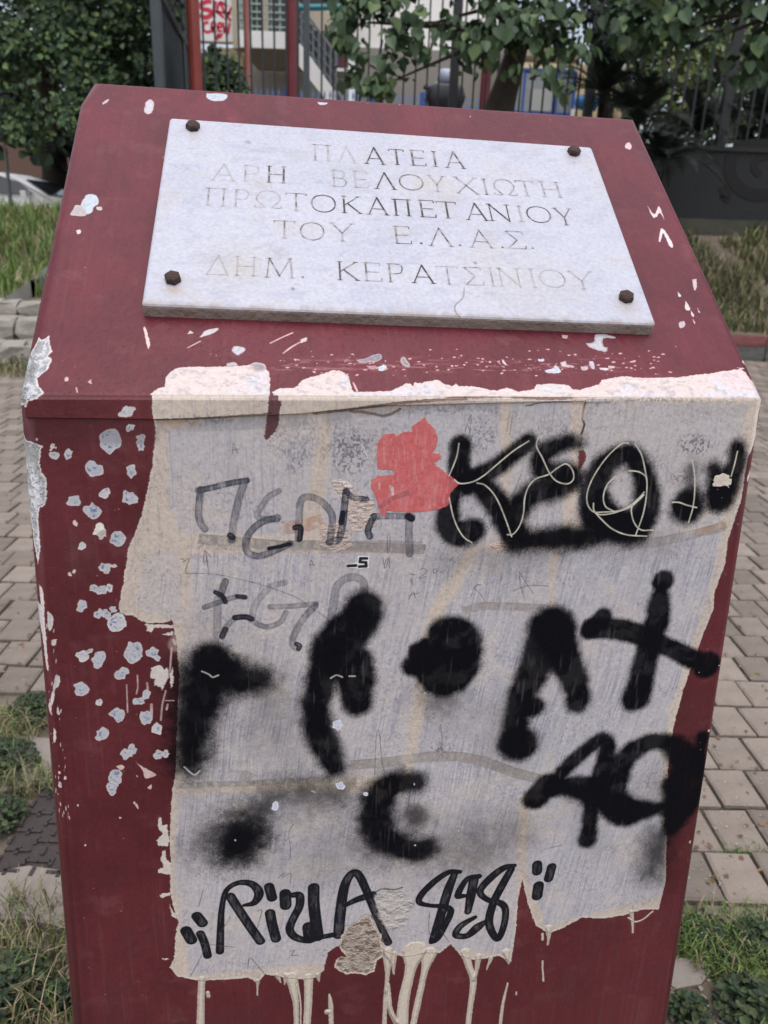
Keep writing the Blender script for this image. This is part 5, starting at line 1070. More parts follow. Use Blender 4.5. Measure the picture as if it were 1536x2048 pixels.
# yellow annexe with blue window
AN = empty('yellow_annexe', (4, 22, 2.6)); tag(AN, 'small yellow school annexe with a blue framed window at the right', 'building')
rect('wall', 1012, 128, 1252, 310, 22.0, 3.0, yellow, AN)
rect('pane', 1032, 142, 1147, 225, 21.90, .05, glass, AN)
for nm, c in (('window_frame', (1028, 137, 1151, 142)), ('window_frame', (1028, 224, 1151, 230)), ('window_frame', (1028, 142.2, 1033, 223.8)), ('window_frame', (1146, 142.2, 1151, 223.8)), ('window_bar', (1108, 142.2, 1116, 223.8)), ('window_bar', (1046, 142.2, 1050, 223.8))): rect(nm, *c, 21.84, .08, blue, AN)
rect('curtain', 1060, 178, 1104, 222, 21.86, .02, mat('pale_curtain', (.45, .46, .44), .9), AN); rect('small_window', 1210, 208, 1228, 226, 21.9, .08, mat('small_pane', (.04, .06, .10), .2), AN); rect('white_panel', 1142, 218, 1150, 232, 21.75, .05, white, AN)
# blue rounded awning
a = at(1150, 203, 21.4); b = at(1196, 208, 21.4)
o = MB().tube([a, a.lerp(b, .08), a.lerp(b, .5), a.lerp(b, .92), b], [.06, .15, .19, .17, .05], 12).build('rolled_awning', mat('blue_canvas', (.02, .14, .36), .5, noise=((.03, .2, .45), 4, .3)), None, True); tag(o, 'rolled blue canvas awning on the yellow annexe wall beside the window', 'awning')
# low blue picket fence
bf = empty('picket_fence', (0, 19, 2.6)); tag(bf, 'low light blue picket fence in the school yard behind the bars', 'fence')
pz = at(650, 183, 19.0).z; x0_ = at(512, 190, 19).x; x1_ = at(1000, 190, 19).x
pk = MB(); pk.box((0, 0, (pz + 2.6) / 2 - .04), (.022, .022, pz - 2.68)); V0 = [(-.03, 0, pz - .08), (0, 0, pz + .03), (.03, 0, pz - .08), (0, 0, pz - .16)]
pk.prism([(v[0], -.01, v[2]) for v in V0], (0, .02, 0)); pme = pk.mesh('picket'); pme.materials.append(lblue); x = x0_
while x < x1_:
    o = bpy.data.objects.new('picket', pme); COL.objects.link(o); o.parent = bf; o.matrix_parent_inverse = world_of(bf).inverted(); o.location = (x, 19, 0); x += .125
for z in (pz - .22, pz - .48, 2.9): MB().box(((x0_ + x1_) / 2, 19.02, z), (x1_ - x0_, .03, .045)).build('rail', lblue, bf)
for p_ in (573, 745, 845, 990): X_ = at(p_, 190, 18.9).x; MB().box((X_, 18.94, (pz + 2.6) / 2), (.11, .09, pz - 2.6 + .08)).build('post', blue, bf)

# ------------------------------------------------------------------ scooter parked in the yard
def scooter():
    c = at(888, 190, 16.6); z0 = 2.6; top = at(888, 152, 16.6).z; s = (top - z0) / 1.35
    R = empty('parked_scooter', (c.x, 16.6, z0)); tag(R, 'dark scooter with a pale windscreen and black top box parked behind the bar fence', 'scooter')
    dk = mat('scooter_black', (.02, .022, .03), .4); pl = mat('pale_plastic', (.42, .46, .58), .35); gy = mat('scooter_grey', (.14, .14, .17), .5); w = c.x
    def T(p): return (w + p[0] * s, 16.6 + p[1] * s, z0 + p[2] * s)
    for yy in (-.55, .55):
        mb = MB(); rg = [T((0, yy + .20 * math.cos(t), .22 + .20 * math.sin(t))) for t in np.linspace(0, 6.283, 17)]; mb.tube(rg, .06 * s, 6, False); mb.build('wheel', dk, R, True)
    def lathe_box(name, prof, m):
        mb = MB(); V = []; n_ = len(prof); k = 10
        for (yy, zz, hw, hh) in prof:
            for i in range(k):
                t = i / k * 6.283; V.append(T((hw * math.copysign(abs(math.cos(t)) ** .7, math.cos(t)), yy, zz + hh * math.copysign(abs(math.sin(t)) ** .7, math.sin(t)))))
        Fc = [(j * k + i, j * k + (i + 1) % k, (j + 1) * k + (i + 1) % k, (j + 1) * k + i) for j in range(n_ - 1) for i in range(k)] + [tuple(range(k)), tuple((n_ - 1) * k + i for i in range(k))]
        mb.add(V, Fc); return mb.build(name, m, R, True)
    lathe_box('body', [(-.72, .62, .06, .08), (-.6, .62, .17, .14), (-.3, .6, .2, .18), (0, .45, .18, .12), (.3, .55, .19, .2), (.6, .7, .16, .2), (.72, .75, .06, .08)], gy)
    lathe_box('seat', [(-.25, .80, .1, .04), (-.1, .82, .17, .07), (.3, .84, .16, .07), (.4, .84, .08, .04)], dk)
    lathe_box('top_box', [(-.80, .92, .26, .17), (-.76, .92, .33, .22), (-.42, .92, .33, .22), (-.36, .92, .26, .17)], dk)
    lathe_box('windscreen', [(.50, 1.05, .20, .28), (.54, 1.10, .22, .26), (.60, 1.12, .12, .16)], pl)
    lathe_box('helmet', [(-.74, 1.24, .06, .06), (-.68, 1.24, .14, .12), (-.56, 1.24, .17, .14), (-.44, 1.24, .13, .11), (-.40, 1.24, .05, .05)], pl)
    MB().tube([T((-.34, .42, 1.02)), T((-.1, .48, 1.0)), T((.1, .48, 1.0)), T((.34, .42, 1.02))], .022, 6).build('handlebar', dk, R)
    for sx in (-1, 1):
        MB().tube([T((sx * .2, .46, 1.0)), T((sx * .3, .46, 1.2))], .01, 4).build('mirror_stem', dk, R); MB().tube([T((sx * .25, .44, 1.22)), T((sx * .36, .44, 1.24))], [.05 * s, .045 * s], 8).build('mirror', dk, R)
scooter()

# ------------------------------------------------------------------ white car beyond the left bank
def car():
    Y = 19.0; zr = at(45, 347, Y).z; z0 = zr - 1.46; xr = at(196, 400, Y).x; R = empty('parked_car', (xr - 2.0, Y, z0)); R.location.z = z0
    tag(R, 'white hatchback parked beyond the tall grass bank on the left, nose to the right', 'car')
    w = mat('white_car_paint', (.78, .78, .78), .25, spec=.6); g = mat('car_glass', (.02, .025, .03), .06, spec=.9); k = mat('car_black_trim', (.015, .015, .016), .6); silver = mat('wheel_silver', (.4, .4, .42), .4, metal=.6)
    def T(x, y, z): return (xr - 4.0 + x, Y + y, z0 + z)
    # body side profile, nose to the right, roof loft narrowing upward
    prof = [(0.05,.35),(0.0,.75),(.10,.98),(.30,1.05),(.55,1.30),(.85,1.42),(1.5,1.46),(2.2,1.44),(2.65,1.32),(3.2,.98),(3.75,.88),(4.0,.72),(4.05,.40),(3.95,.25),(.15,.25)]
    def hw(z): return .84 - max(0, z - .9) * .30
    V = []; n_ = len(prof)
    for sgn in (-1, 1):
        for (x, z) in prof: V.append(T(x, sgn * hw(z), z))
    mb = MB(); mb.add(V, [tuple(range(n_)), tuple(range(n_, 2 * n_))] + [(i, (i + 1) % n_, (i + 1) % n_ + n_, i + n_) for i in range(n_)]); mb.build('body', w, R)
    def side(name, pts, m, out=.012, sg=-1):
        P = [T(x, sg * (hw(z) + out), z) for x, z in pts]; return MB().prism(P, (0, -sg * .02, 0)).build(name, m, R)
    for sg in (-1, 1):
        side('rear_window', [(.62,1.0),(.70,1.28),(.98,1.37),(1.45,1.39),(1.42,1.0)], g, .012, sg); side('front_window', [(1.56,1.0),(1.60,1.39),(2.15,1.37),(2.55,1.26),(2.88,1.02)], g, .012, sg)
        side('door_seam', [(1.47,.40),(1.50,.40),(1.54,1.0),(1.51,1.0)], k, .006, sg); side('door_handle', [(1.62,.86),(1.80,.86),(1.80,.90),(1.62,.90)], k, .02, sg)
        MB().box(T(2.78, sg * 1.0, 1.02), (.12, .20, .13)).build('mirror', w, R)
        for xw in (.75, 3.25):
            o = MB(); rg = [T(xw + .31 * math.cos(t), sg * .80, .31 + .31 * math.sin(t)) for t in np.linspace(0, 6.283, 25)[:-1]]; o.prism(rg, (0, -sg * .2, 0)); wh = o.build('wheel', k, R)
            o = MB(); rg = [T(xw + .2 * math.cos(t), sg * .812, .31 + .2 * math.sin(t)) for t in np.linspace(0, 6.283, 15)[:-1]]; o.prism(rg, (0, -sg * .02, 0)); o.build('hub_cap', silver, R)
    MB().prism([T(2.70, -.66, 1.30), T(3.17, -.74, 1.01), T(3.17, .74, 1.01), T(2.70, .66, 1.30)], (.012, 0, .018)).build('windscreen', g, R)
    MB().prism([T(.33, -.74, 1.08), T(.56, -.66, 1.30), T(.56, .66, 1.30), T(.33, .74, 1.08)], (-.015, 0, .012)).build('rear_screen', g, R)
    for sg in (-1, 1): MB().box(T(3.93, sg * .6, .70), (.1, .3, .13)).build('headlight', silver, R); MB().box(T(.03, sg * .66, .85), (.06, .2, .2)).build('tail_light', mat('tail_red', (.4, .02, .02), .3), R)
car()
# dark object parked further right: back of a second car
def car2():
    Y = 23.0; zr = at(112, 368, Y).z; x = at(140, 380, Y).x; z0 = zr - 1.4; R = empty('parked_car', (x, Y, z0)); tag(R, 'dark blue car mostly hidden behind the monument, beyond the white hatchback', 'car')
    b_ = mat('dark_blue_paint', (.03, .04, .07), .3); g = bpy.data.materials['car_glass']; k = bpy.data.materials['car_black_trim']
    prof = [(-1.9,.4),(-1.85,.85),(-1.5,.95),(-1.0,1.38),(.2,1.4),(.9,.98),(1.9,.85),(2.0,.45),(1.9,.25),(-1.8,.25)]; n_ = len(prof); V = []
    for sgn in (-1, 1):
        for (xx, z) in prof: V.append((x + 1.2 + xx, Y + sgn * (.83 - max(0, z - .9) * .3), z0 + z))
    mb = MB(); mb.add(V, [tuple(range(n_)), tuple(range(n_, 2 * n_))] + [(i, (i + 1) % n_, (i + 1) % n_ + n_, i + n_) for i in range(n_)]); mb.build('body', b_, R)
    MB().prism([(x + 1.2 + a_, Y - .83, z0 + c_) for a_, c_ in ((-1.35, .98), (-.95, 1.3), (.15, 1.32), (.75, 1.0))], (0, .03, 0)).build('side_window', g, R)
    for xw in (-1.2, 1.3):
        o = MB(); rg = [(x + 1.2 + xw + .31 * math.cos(t), Y - .8, z0 + .31 + .31 * math.sin(t)) for t in np.linspace(0, 6.283, 19)[:-1]]; o.prism(rg, (0, .2, 0)); o.build('wheel', k, R)
car2()
p = at(12, 330, 15.0); o = MB().tube([(p.x, 15, .9), (p.x, 15, 1.6), (p.x + .02, 15, at(12, 295, 15).z)], [.04, .035, .03], 8).build('signpost', mat('grey_pole', (.12, .13, .13), .6)); tag(o, 'thin dark post in front of the white hatchback', 'post')
# boundary wall far behind the parked cars
o = MB().box((-14, 30, 2.2), (26, .3, 3.4)).build('boundary_wall', mat('brown_render', (.12, .075, .055), .9, noise=((.17, .10, .08), 1, .3))); tag(o, 'brown wall in deep shade far behind the parked cars', 'wall')
# ------------------------------------------------------------------ trees and plants
def leaf_mesh(mb, c, size, nrm, droop, r, shape='broad'):
    """one leaf: broad lobed blade or narrow blade, folded along the middle"""
    n = Vector(nrm).normalized(); a = Vector((r.uniform(-1, 1), r.uniform(-1, 1), -droop)); a = (a - n * a.dot(n)).normalized(); b = n.cross(a); f = size * .12
    if shape == 'heart':
        P = [(0, 0), (-.08, .20), (.08, .42), (.38, .48), (.72, .30), (1.05, 0), (.72, -.30), (.38, -.48), (.08, -.42), (-.08, -.20)]
    elif shape == 'broad':
        P = [(0, 0), (.18, .34), (.42, .46), (.70, .36), (1.0, 0), (.70, -.36), (.42, -.46), (.18, -.34)]
    elif shape == 'lobed':
        P = [(0, 0), (-.08, .30), (.22, .40), (.36, .62), (.55, .34), (1.0, 0), (.55, -.34), (.36, -.62), (.22, -.40), (-.08, -.30)]
    else:
        P = [(0, 0), (.35, .18), (1.0, 0), (.35, -.18)]
    V = [Vector(c) + a * (p[0] - .45) * size + b * p[1] * size + n * (abs(p[1]) * f * 2 - p[0] * p[0] * f) for p in P]
    k = len(P) // 2
    up = tuple(range(0, k + 1)); dn_ = tuple([0] + list(range(k, len(P))))
    mb.add(V, [up, dn_])
def crown(name, blobs, n, size, mats, seed, parent, shape='broad', droop=.8, shell=.55, weights=None, singles=0):
    """leaves through the volume of overlapping clumps (centre, radii); denser towards each clump's skin"""
    r = random.Random(seed); mb = MB(); L = []; vol = [b[1][0] * b[1][1] * b[1][2] for b in blobs]; vol = [v ** .67 for v in vol]
    for i in range(n):
        c, R_ = r.choices(blobs, weights=vol)[0]; 
        while True:
            d = Vector((r.gauss(0, 1), r.gauss(0, 1), r.gauss(0, 1)))
            if d.length > .01: d.normalize(); break
        q = shell + (1 - shell) * r.random() ** .6 if r.random() < .75 else r.random()
        if fbm(np.array([(c[0] + d.x * R_[0] * q) * 2.3 + 40]), np.array([(c[2] + d.z * R_[2] * q) * 2.3]), seed, 2)[0] < .44 and r.random() < .85: continue
        p = Vector((c[0] + d.x * R_[0] * q, c[1] + d.y * R_[1] * q, c[2] + d.z * R_[2] * q))
        p += Vector((r.uniform(-1, 1), r.uniform(-1, 1), r.uniform(-1, 1))) * size * .5
        nn = Vector((d.x, d.y, d.z)) * .7 + Vector((r.uniform(-.7, .7), r.uniform(-.9, .3), r.uniform(0, 1.1)))
        mb.mi = r.choices(range(len(mats)), weights=weights or [1] * len(mats))[0]
        L.append((mb.mi, p, size * r.uniform(.45, 1.35), nn))
    if singles:
        def key(l):
            q = px_of(l[1]); return l[1].y - l[2] * 3 if (-20 < q[0] < 1556 and -20 < q[1] < 300) else 99
        L.sort(key=key); metas = {}; wi = world_of(parent).inverted()
        for (mi, p, s_, nn) in L[:singles]:
            if mi not in metas:
                um = MB(); leaf_mesh(um, (0, 0, 0), 1.0, (0, 0, 1), 0, random.Random(2), shape); me = um.mesh('leaf'); me.materials.append(mats[mi]); metas[mi] = me
            o = bpy.data.objects.new('leaf', metas[mi]); COL.objects.link(o); o.parent = parent; o.matrix_parent_inverse = wi
            z = Vector(nn).normalized(); x = Vector((r.uniform(-.6, .6), r.uniform(-.6, .6), -droop)); x = (x - z * x.dot(z)).normalized(); y = z.cross(x); a0_ = metas[mi].vertices
            o.matrix_basis = Matrix.Translation(p) @ Matrix(((x.x, y.x, z.x, 0), (x.y, y.y, z.y, 0), (x.z, y.z, z.z, 0), (0, 0, 0, 1))) @ Matrix.Rotation(-LEAF0, 4, 'Z') @ Matrix.Scale(s_, 4)
        L = L[singles:]
    for (mi, p, s_, nn) in L:
        mb.mi = mi; leaf_mesh(mb, p, s_, nn, droop, r, shape)
    me = bpy.data.meshes.new(name); me.from_pydata([tuple(v) for v in mb.v], [], mb.f); me.polygons.foreach_set('material_index', mb.m); me.update()
    return link(name, me, mats, parent)
_r2 = random.Random(2); _a, _b = _r2.uniform(-1, 1), _r2.uniform(-1, 1); LEAF0 = math.atan2(_b, _a)     # heading of the shared leaf's tip
bark = mat('dark_bark', (.030, .024, .020), .95, noise=((.06, .05, .042), 12, .3), bump=1, bscale=30)
L1 = leafmat('dark_leaf', (.040, .072, .038), .45); L2 = leafmat('mid_leaf', (.070, .12, .050), .45); L3 = leafmat('light_leaf', (.12, .18, .06), .4)
L4 = leafmat('mulberry_leaf', (.055, .105, .052), .4, .5); L5 = leafmat('mulberry_leaf_light', (.10, .165, .065), .35, .5); L6 = leafmat('black_leaf', (.014, .022, .018)); L7 = leafmat('yellow_green_leaf', (.16, .17, .06))
def P3(px, py, Y): v = at(px, py, Y); return (v.x, v.y, v.z)
def tree(name, label, cat, base, trunk_pts, trunk_r, blobs, n, size, mats, seed, shape='broad', weights=None, group=None, limbs=5, droop=.8, singles=0):
    R = empty(name, base); tag(R, label, cat, group)
    mb = MB(); mb.tube(trunk_pts, trunk_r, 9); r = random.Random(seed + 1)
    top = Vector(trunk_pts[-1])
    for i in range(limbs):
        c = Vector(r.choice(blobs)[0]); s0_ = Vector(trunk_pts[-1]).lerp(Vector(trunk_pts[-2]), r.random() * .5); m_ = s0_.lerp(c, .5) + Vector((r.uniform(-.2, .2), r.uniform(-.2, .2), r.uniform(0, .3)))
        mb.tube([s0_, m_, c], [trunk_r[-1] * .42, trunk_r[-1] * .22, trunk_r[-1] * .08], 5)
    mb.build('trunk', bark, R, True)
    c_ = crown('crown', blobs, n, size, mats, seed, R, shape, droop, weights=weights, singles=singles)
    if singles: c_['kind'] = 'stuff'
    return R
# dense tree on the left
def blobrow(spec): return [(P3(x, y, Y), (rx, ry, rz)) for x, y, Y, rx, ry, rz in spec]
tree('dense_tree', 'large dense dark green tree filling the upper left, in front of the parked cars', 'tree', P3(112, 400, 20.6)[:2] + (.9,),
     [P3(112, 420, 20.6), P3(110, 330, 20.5), P3(98, 230, 19.2), P3(80, 130, 16.6)], [.34, .30, .26, .14],
     blobrow([(20,60,15,1.1,1,1.0),(110,30,15.3,1.2,1,1.0),(200,70,15,1.0,.9,.9),(275,50,15.6,.75,.8,1.0),(60,150,14.8,.9,.9,.7),(150,140,14.8,.8,.9,.7),(235,140,15,.8,.8,.7),(120,205,14.4,.55,.6,.5),(150,235,14.3,.30,.4,.35),(20,220,15,.7,.7,.6),(55,265,14.6,.42,.5,.35),(0,130,15,.9,.8,1.0),(-60,180,15,1,1,1.2),(60,-60,15,2,1.2,1.2),(220,-70,15.2,1.6,1.2,1.2),(285,120,15.8,.45,.6,.6),(130,90,16.4,1.6,.8,1.2),(270,-10,16.2,.8,.7,.9)]), 17000, .092, [L1, L2, L3], 10, weights=[3, 4, 1.6])
tree('background_tree', 'dark tree mass standing behind the dense tree at far left', 'tree', P3(180, 400, 20)[:2] + (.9,), [P3(190, 420, 20), P3(185, 320, 20), P3(175, 200, 20)], [.3, .25, .2],
     blobrow([(60,120,20,2,1.2,1.8),(180,100,20.5,2,1.2,1.9),(270,80,21,1.0,1.2,1.9),(180,240,20,1.2,1,.9),(250,240,20.5,.9,.8,1.2),(110,280,20,.8,.8,.6),(0,200,21,1.8,1,1.3),(-80,100,21,2,1,2),(250,330,20,.8,.8,.5)]), 6500, .26, [L6, L1], 11, weights=[3, 2])
# broad-leaved tree hanging over the school fence
mul = blobrow([(735,165,9.9,.24,.3,.16),(795,150,10,.25,.3,.16),(700,60,10,.25,.3,.3),(765,185,9.8,.14,.2,.08),(735,45,10.2,.5,.5,.45),(770,120,10.0,.42,.45,.42),(735,160,9.9,.24,.3,.18),(790,160,10.1,.25,.4,.16),(850,50,10.3,.55,.55,.40),(880,95,10,.42,.5,.26),(960,40,10.2,.65,.55,.5),(1000,70,10,.42,.5,.3),(940,80,10,.35,.4,.22),(1060,30,10.4,.55,.5,.35),(1090,75,10.2,.45,.4,.28),(1035,150,9.9,.22,.3,.07),(1100,150,10,.17,.3,.08),(940,150,9.8,.10,.2,.04),(1125,185,9.9,.12,.2,.10),(1165,110,10,.25,.35,.08),(860,-50,10.3,1.2,.6,.5),(1060,-60,10.3,1.1,.6,.45),(700,-40,10.4,.5,.5,.5),(690,150,9.9,.12,.15,.12),(700,95,10,.2,.2,.14)])
tree('mulberry_tree', 'broad leaved green tree with leaning trunk hanging over the bar fence, centre top', 'tree', P3(985, 300, 11)[:2] + (1.1,),
     [P3(985, 420, 11.0), P3(988, 300, 11.0), P3(1000, 215, 11), P3(1020, 150, 10.9), P3(1045, 60, 10.8)], [.22, .20, .19, .15, .12], mul, 2100, .125, [L4, L5, L1], 12, 'heart', [5, 2.2, 2], droop=1.2, limbs=9, singles=300)
tree('dark_tree', 'sparse dark leaved tree against the bright sky, right of the broad leaved tree', 'tree', P3(1215, 300, 12.2)[:2] + (1.5,),
     [P3(1215, 400, 12.2), P3(1213, 250, 12.2), P3(1205, 130, 12.2)], [.12, .10, .07], blobrow([(1150,20,12,.45,.4,.25),(1200,70,12,.35,.4,.35),(1120,80,12,.25,.3,.2),(1225,10,12,.4,.4,.3),(1160,-50,12,.8,.5,.4)]), 900, .085, [L6, L1], 13, 'broad', [3, 1], limbs=6)
tree('leafy_tree', 'large leaved green tree reaching into the upper right corner', 'tree', P3(1700, 300, 10)[:2] + (.9,),
     [P3(1660, 500, 10), P3(1650, 250, 10), P3(1640, -40, 10)], [.2, .17, .12], blobrow([(1290,20,10,.42,.4,.30),(1360,40,10,.45,.5,.28),(1440,20,10,.45,.5,.3),(1520,50,10,.4,.5,.4),(1275,85,10.2,.22,.3,.2),(1380,95,10.1,.28,.4,.16),(1520,120,10.2,.25,.4,.2),(1330,-60,10,.9,.6,.5),(1500,-70,10,.9,.6,.5),(1600,40,10,.8,.6,1),(1240,60,10,.25,.3,.3)]), 2200, .125, [L4, L1, L5], 14, 'heart', [4, 4, 1], droop=1.1, limbs=8, singles=260)
# shrubs behind the fence
def bush(label, spec, n, size, mats, seed, weights=None, name='shrub', shape='narrow'):
    b = blobrow(spec); x, y, z = b[0][0]; R = empty(name, (x, y, z - b[0][1][2])); tag(R, label, 'shrub')
    mb = MB(); r = random.Random(seed)
    for i in range(8):
        c = Vector(r.choice(b)[0]); mb.tube([(x + r.uniform(-.1, .1), y, 2.6 if y > 13.1 else ground_h(x, y)), c], [.03, .012], 5)
    mb.build('stem', bark, R); crown('foliage', b, n, size, mats, seed, R, shape, .2, weights=weights)
bush('green shrub between the bright red pole and the balcony', [(430,150,15.2,.28,.4,.30),(408,125,15.2,.18,.3,.25),(455,130,15.3,.22,.4,.20),(470,165,15.2,.25,.3,.3),(415,180,15,.30,.4,.3),(485,195,15,.15,.2,.2),(430,100,15.3,.08,.2,.10)], 1500, .10, [L1, L2, L3], 20, [4, 3, 1], shape='broad')
bush('yellowish green shrubs in light behind the fence at the right', [(1290,110,16,.5,.4,.4),(1350,140,16,.6,.4,.5),(1420,100,16.5,.7,.4,.7),(1330,200,16,.5,.4,.5),(1500,120,17,.8,.4,.9),(1400,210,16,.5,.4,.4),(1270,180,16,.4,.4,.5)], 3000, .13, [L7, L3, L2], 21, [3, 3, 2], shape='broad')
bush('dark evergreen hedge behind the dark wall at the right', [(1560,230,14.5,.4,.4,.6),(1500,60,19,1.3,.6,1.5),(1480,255,15,.3,.3,.2),(1250,40,20,.9,.5,.7),(1350,-20,19,1.4,.6,1.2),(1310,60,19,1.2,.5,1.2),(1420,160,18,1.3,.6,1.3)], 4200, .20, [L6, L1, L2], 22, [2, 3, 2], shape='broad')
# cycad-like palms in front of the dark wall
pal_m = leafmat('dark_palm_leaf', (.018, .028, .024), .4, .5); pbark = mat('palm_bark', (.008, .008, .008), .95)
def palm(label, px, py, Y, n, L, seed, up=.6, name='palm'):
    c = Vector(P3(px, py, Y)); gz = ground_h(c.x, c.y); R = empty(name, (c.x, c.y, gz)); tag(R, label, 'palm', 'dark palms in front of the wall')
    MB().tube([(c.x, c.y, gz), (c.x, c.y, c.z)], [.05, .04], 6).build('trunk', pbark, R, True); r = random.Random(seed)
    for i in range(n):
        a = i / n * 6.283 + r.uniform(-.2, .2); el = r.uniform(.1, 1.3) * up + .15; mb = MB(); l = L * r.uniform(.75, 1.1); pts = []
        for k in range(9):
            t = k / 8; rr_ = l * t * math.cos(el) * (1 - .1 * t); zz = l * (t * math.sin(el) - .55 * t * t * (1.2 - el * .4)); pts.append(c + Vector((math.cos(a) * rr_, math.sin(a) * rr_, zz)))
        mb.tube(pts, [.012 * (1 - .7 * k / 8) for k in range(9)], 3)
        for k in range(1, 30):
            t = k / 30 * 7.99; i0 = int(t); p = pts[i0].lerp(pts[min(8, i0 + 1)], t - i0); d = (pts[min(8, i0 + 1)] - pts[i0]).normalized(); sd_ = d.cross(Vector((0, 0, 1))).normalized(); up_ = sd_.cross(d)
            ll = L * .24 * math.sin(math.pi * min(1, .12 + k / 31)) + .03
            for sg in (-1, 1):
                q = p + (sd_ * sg * .85 + d * .55 + up_ * .25) * ll; w = d * .009; mb.add([p - w, p + w, q], [(0, 1, 2)])
        mb.build('frond', pal_m, R)
palm('dark palm fronds just right of the annexe window, against the sky', 1205, 185, 11.6, 26, 1.0, 1, .9); palm('dark palm arching beside the pedestal top right corner', 1275, 245, 11.4, 34, 1.1, 2, .8)
palm('dark palm in front of the graffiti letter on the wall', 1400, 262, 13.7, 36, 1.25, 3, .8); palm('dark palm at the right edge of the wall', 1535, 250, 13.7, 34, 1.25, 4, .9)
palm('low dark palm at the foot of the dark wall', 1325, 320, 12.2, 30, 1.0, 5, .7)

# ------------------------------------------------------------------ near ground: slab, drain cover, weeds
def ground_poly(name, pts, z0, z1, m):
    z0 -= .03; P = [on_ground(*p) for p in pts]; return MB().prism([(p.x, p.y, z0) for p in P], (0, 0, z1 - z0)).build(name, m)
slab_m = mat('worn_slab', (.20, .175, .155), .9, noise=((.33, .29, .26), 4, .3), bump=.5, bscale=50)
o = ground_poly('concrete_slab', [(-60,1765),(60,1745),(128,1755),(200,1850),(190,1880),(40,1850),(-60,1860)], .0, .02, slab_m); tag(o, 'worn concrete slab beside the drain cover, left of the pedestal', 'slab')
o = ground_poly('concrete_slab', [(-40,1490),(60,1480),(140,1490),(150,1555),(90,1575),(-40,1600)], .0, .014, slab_m); tag(o, 'broken concrete edge between the paving and the drain cover', 'slab')
o = ground_poly('stone_fragment', [(1335,1925),(1400,1920),(1420,1950),(1400,1975),(1350,1985),(1320,1960)], .0, .010, slab_m); tag(o, 'pale stone fragment in the weeds right of the pedestal', 'stone')
def drain():
    A_, B_, C_, D_ = (on_ground(*p) for p in ((75, 1560), (200, 1562), (225, 1765), (-20, 1765)))
    R = empty('drain_cover', ((A_.x + C_.x) / 2, (A_.y + C_.y) / 2, 0)); tag(R, 'dark metal drain cover with raised rectangular pattern, left of the pedestal', 'cover')
    m = mat('rusty_cover', (.045, .036, .036), .7, noise=((.075, .058, .055), 20, .3), bump=.4, bscale=120, metal=.2)
    w, h = (C_ - D_).length, abs(A_.y - D_.y); x0, y0 = D_.x, D_.y
    MB().prism([(x0, y0, -.02), (x0 + w, y0, -.02), (x0 + w, y0 + h, -.02), (x0, y0 + h, -.02)], (0, 0, .038)).build('plate', m, R)
    mb = MB(); c = .030; ny = int(h / c); nx = int(w / c)
    for j in range(ny):
        for i in range(nx):
            px_, py_ = x0 + (i + .5) * c, y0 + (j + .5) * c
            if (i + 2 * j) % 4 < 2: mb.box((px_, py_, .0205), (c * .95, .008, .005)); 
            if (i + j) % 2: mb.box((px_ - c / 2, py_, .0205), (.008, c * .8, .005))
    o = mb.build('raised_pattern', m, R); o['kind'] = 'stuff'
drain()
W1 = leafmat('weed_leaf', (.022, .042, .022), .45); W2 = leafmat('weed_leaf_light', (.055, .078, .032), .45)
def weed(label, px, py, rad, h, n, size, seed, mats=(W1, W2), shape='broad'):
    c = on_ground(px, py); R = empty('weed', (c.x, c.y, 0)); tag(R, label, 'weed', 'weeds round the pedestal'); r = random.Random(seed); mb = MB(); st_ = MB()
    for k in range(n):
        a = r.uniform(0, 6.283); q = rad * r.random() ** .6; zz = h * (1 - (q / rad) ** 2 * .7) * r.random() ** .5; p = (c.x + q * math.cos(a), c.y + q * math.sin(a), zz + .01)
        mb.mi = r.randrange(len(mats)); leaf_mesh(mb, p, size * r.uniform(.4, 1.3), (r.uniform(-.8, .8), r.uniform(-.9, .5), 1), .1, r, shape)
        if k % 6 == 0: st_.tube([(c.x + q * .5 * math.cos(a), c.y + q * .5 * math.sin(a), 0), p], [.0025, .0015], 3)
    me = bpy.data.meshes.new('leaves'); me.from_pydata([tuple(v) for v in mb.v], [], mb.f); me.polygons.foreach_set('material_index', mb.m); link('leaves', me, list(mats), R); st_.build('stalk', W2, R)
weed('leafy green weed at the edge of the left paving', 70, 1432, .075, .06, 420, .013, 1); weed('green weed left of the broken concrete edge', 10, 1540, .09, .07, 480, .013, 2); weed('weed at the left picture edge beside the drain cover', 0, 1650, .07, .06, 320, .013, 3)
weed('dark green weed at the lower left corner of the picture', 20, 2000, .085, .07, 620, .014, 4); weed('small weed against the pedestal, lower left', 128, 2010, .035, .05, 160, .011, 5)
weed('broad dark weed at the lower right corner of the picture', 1500, 2035, .07, .06, 420, .015, 6, shape='heart'); weed('green weed beside the paving edge, right of the pedestal', 1515, 1895, .06, .05, 380, .013, 7); weed('small leafy weed between pavers and pedestal at the right', 1420, 1890, .06, .03, 420, .010, 8); weed('low weed at the right against the pedestal foot', 1375, 2040, .04, .05, 200, .013, 9)
weed('small green weed near the stone steps on the left', 28, 715, .16, .35, 160, .06, 12, shape='narrow'); weed('green weed on the soil in front of the steps', 60, 735, .2, .25, 160, .06, 13, shape='narrow')
def near_grass(name, label, n, box, mats, h0, h1, seed, w=.0028, thin=0.):
    r = random.Random(seed); sp = []
    while len(sp) < n:
        p = on_ground(r.uniform(box[0], box[2]), r.uniform(box[1], box[3]))
        if thin and fbm(np.array([p.x * 7]), np.array([p.y * 7]), seed, 3)[0] < thin: continue
        sp.append((p.x, p.y, 0, r.uniform(.5, 1.2)))
    o = blades(name, sp, mats, h0, h1, w, .9, 3); tag(o, label, None, None, 'stuff'); return o
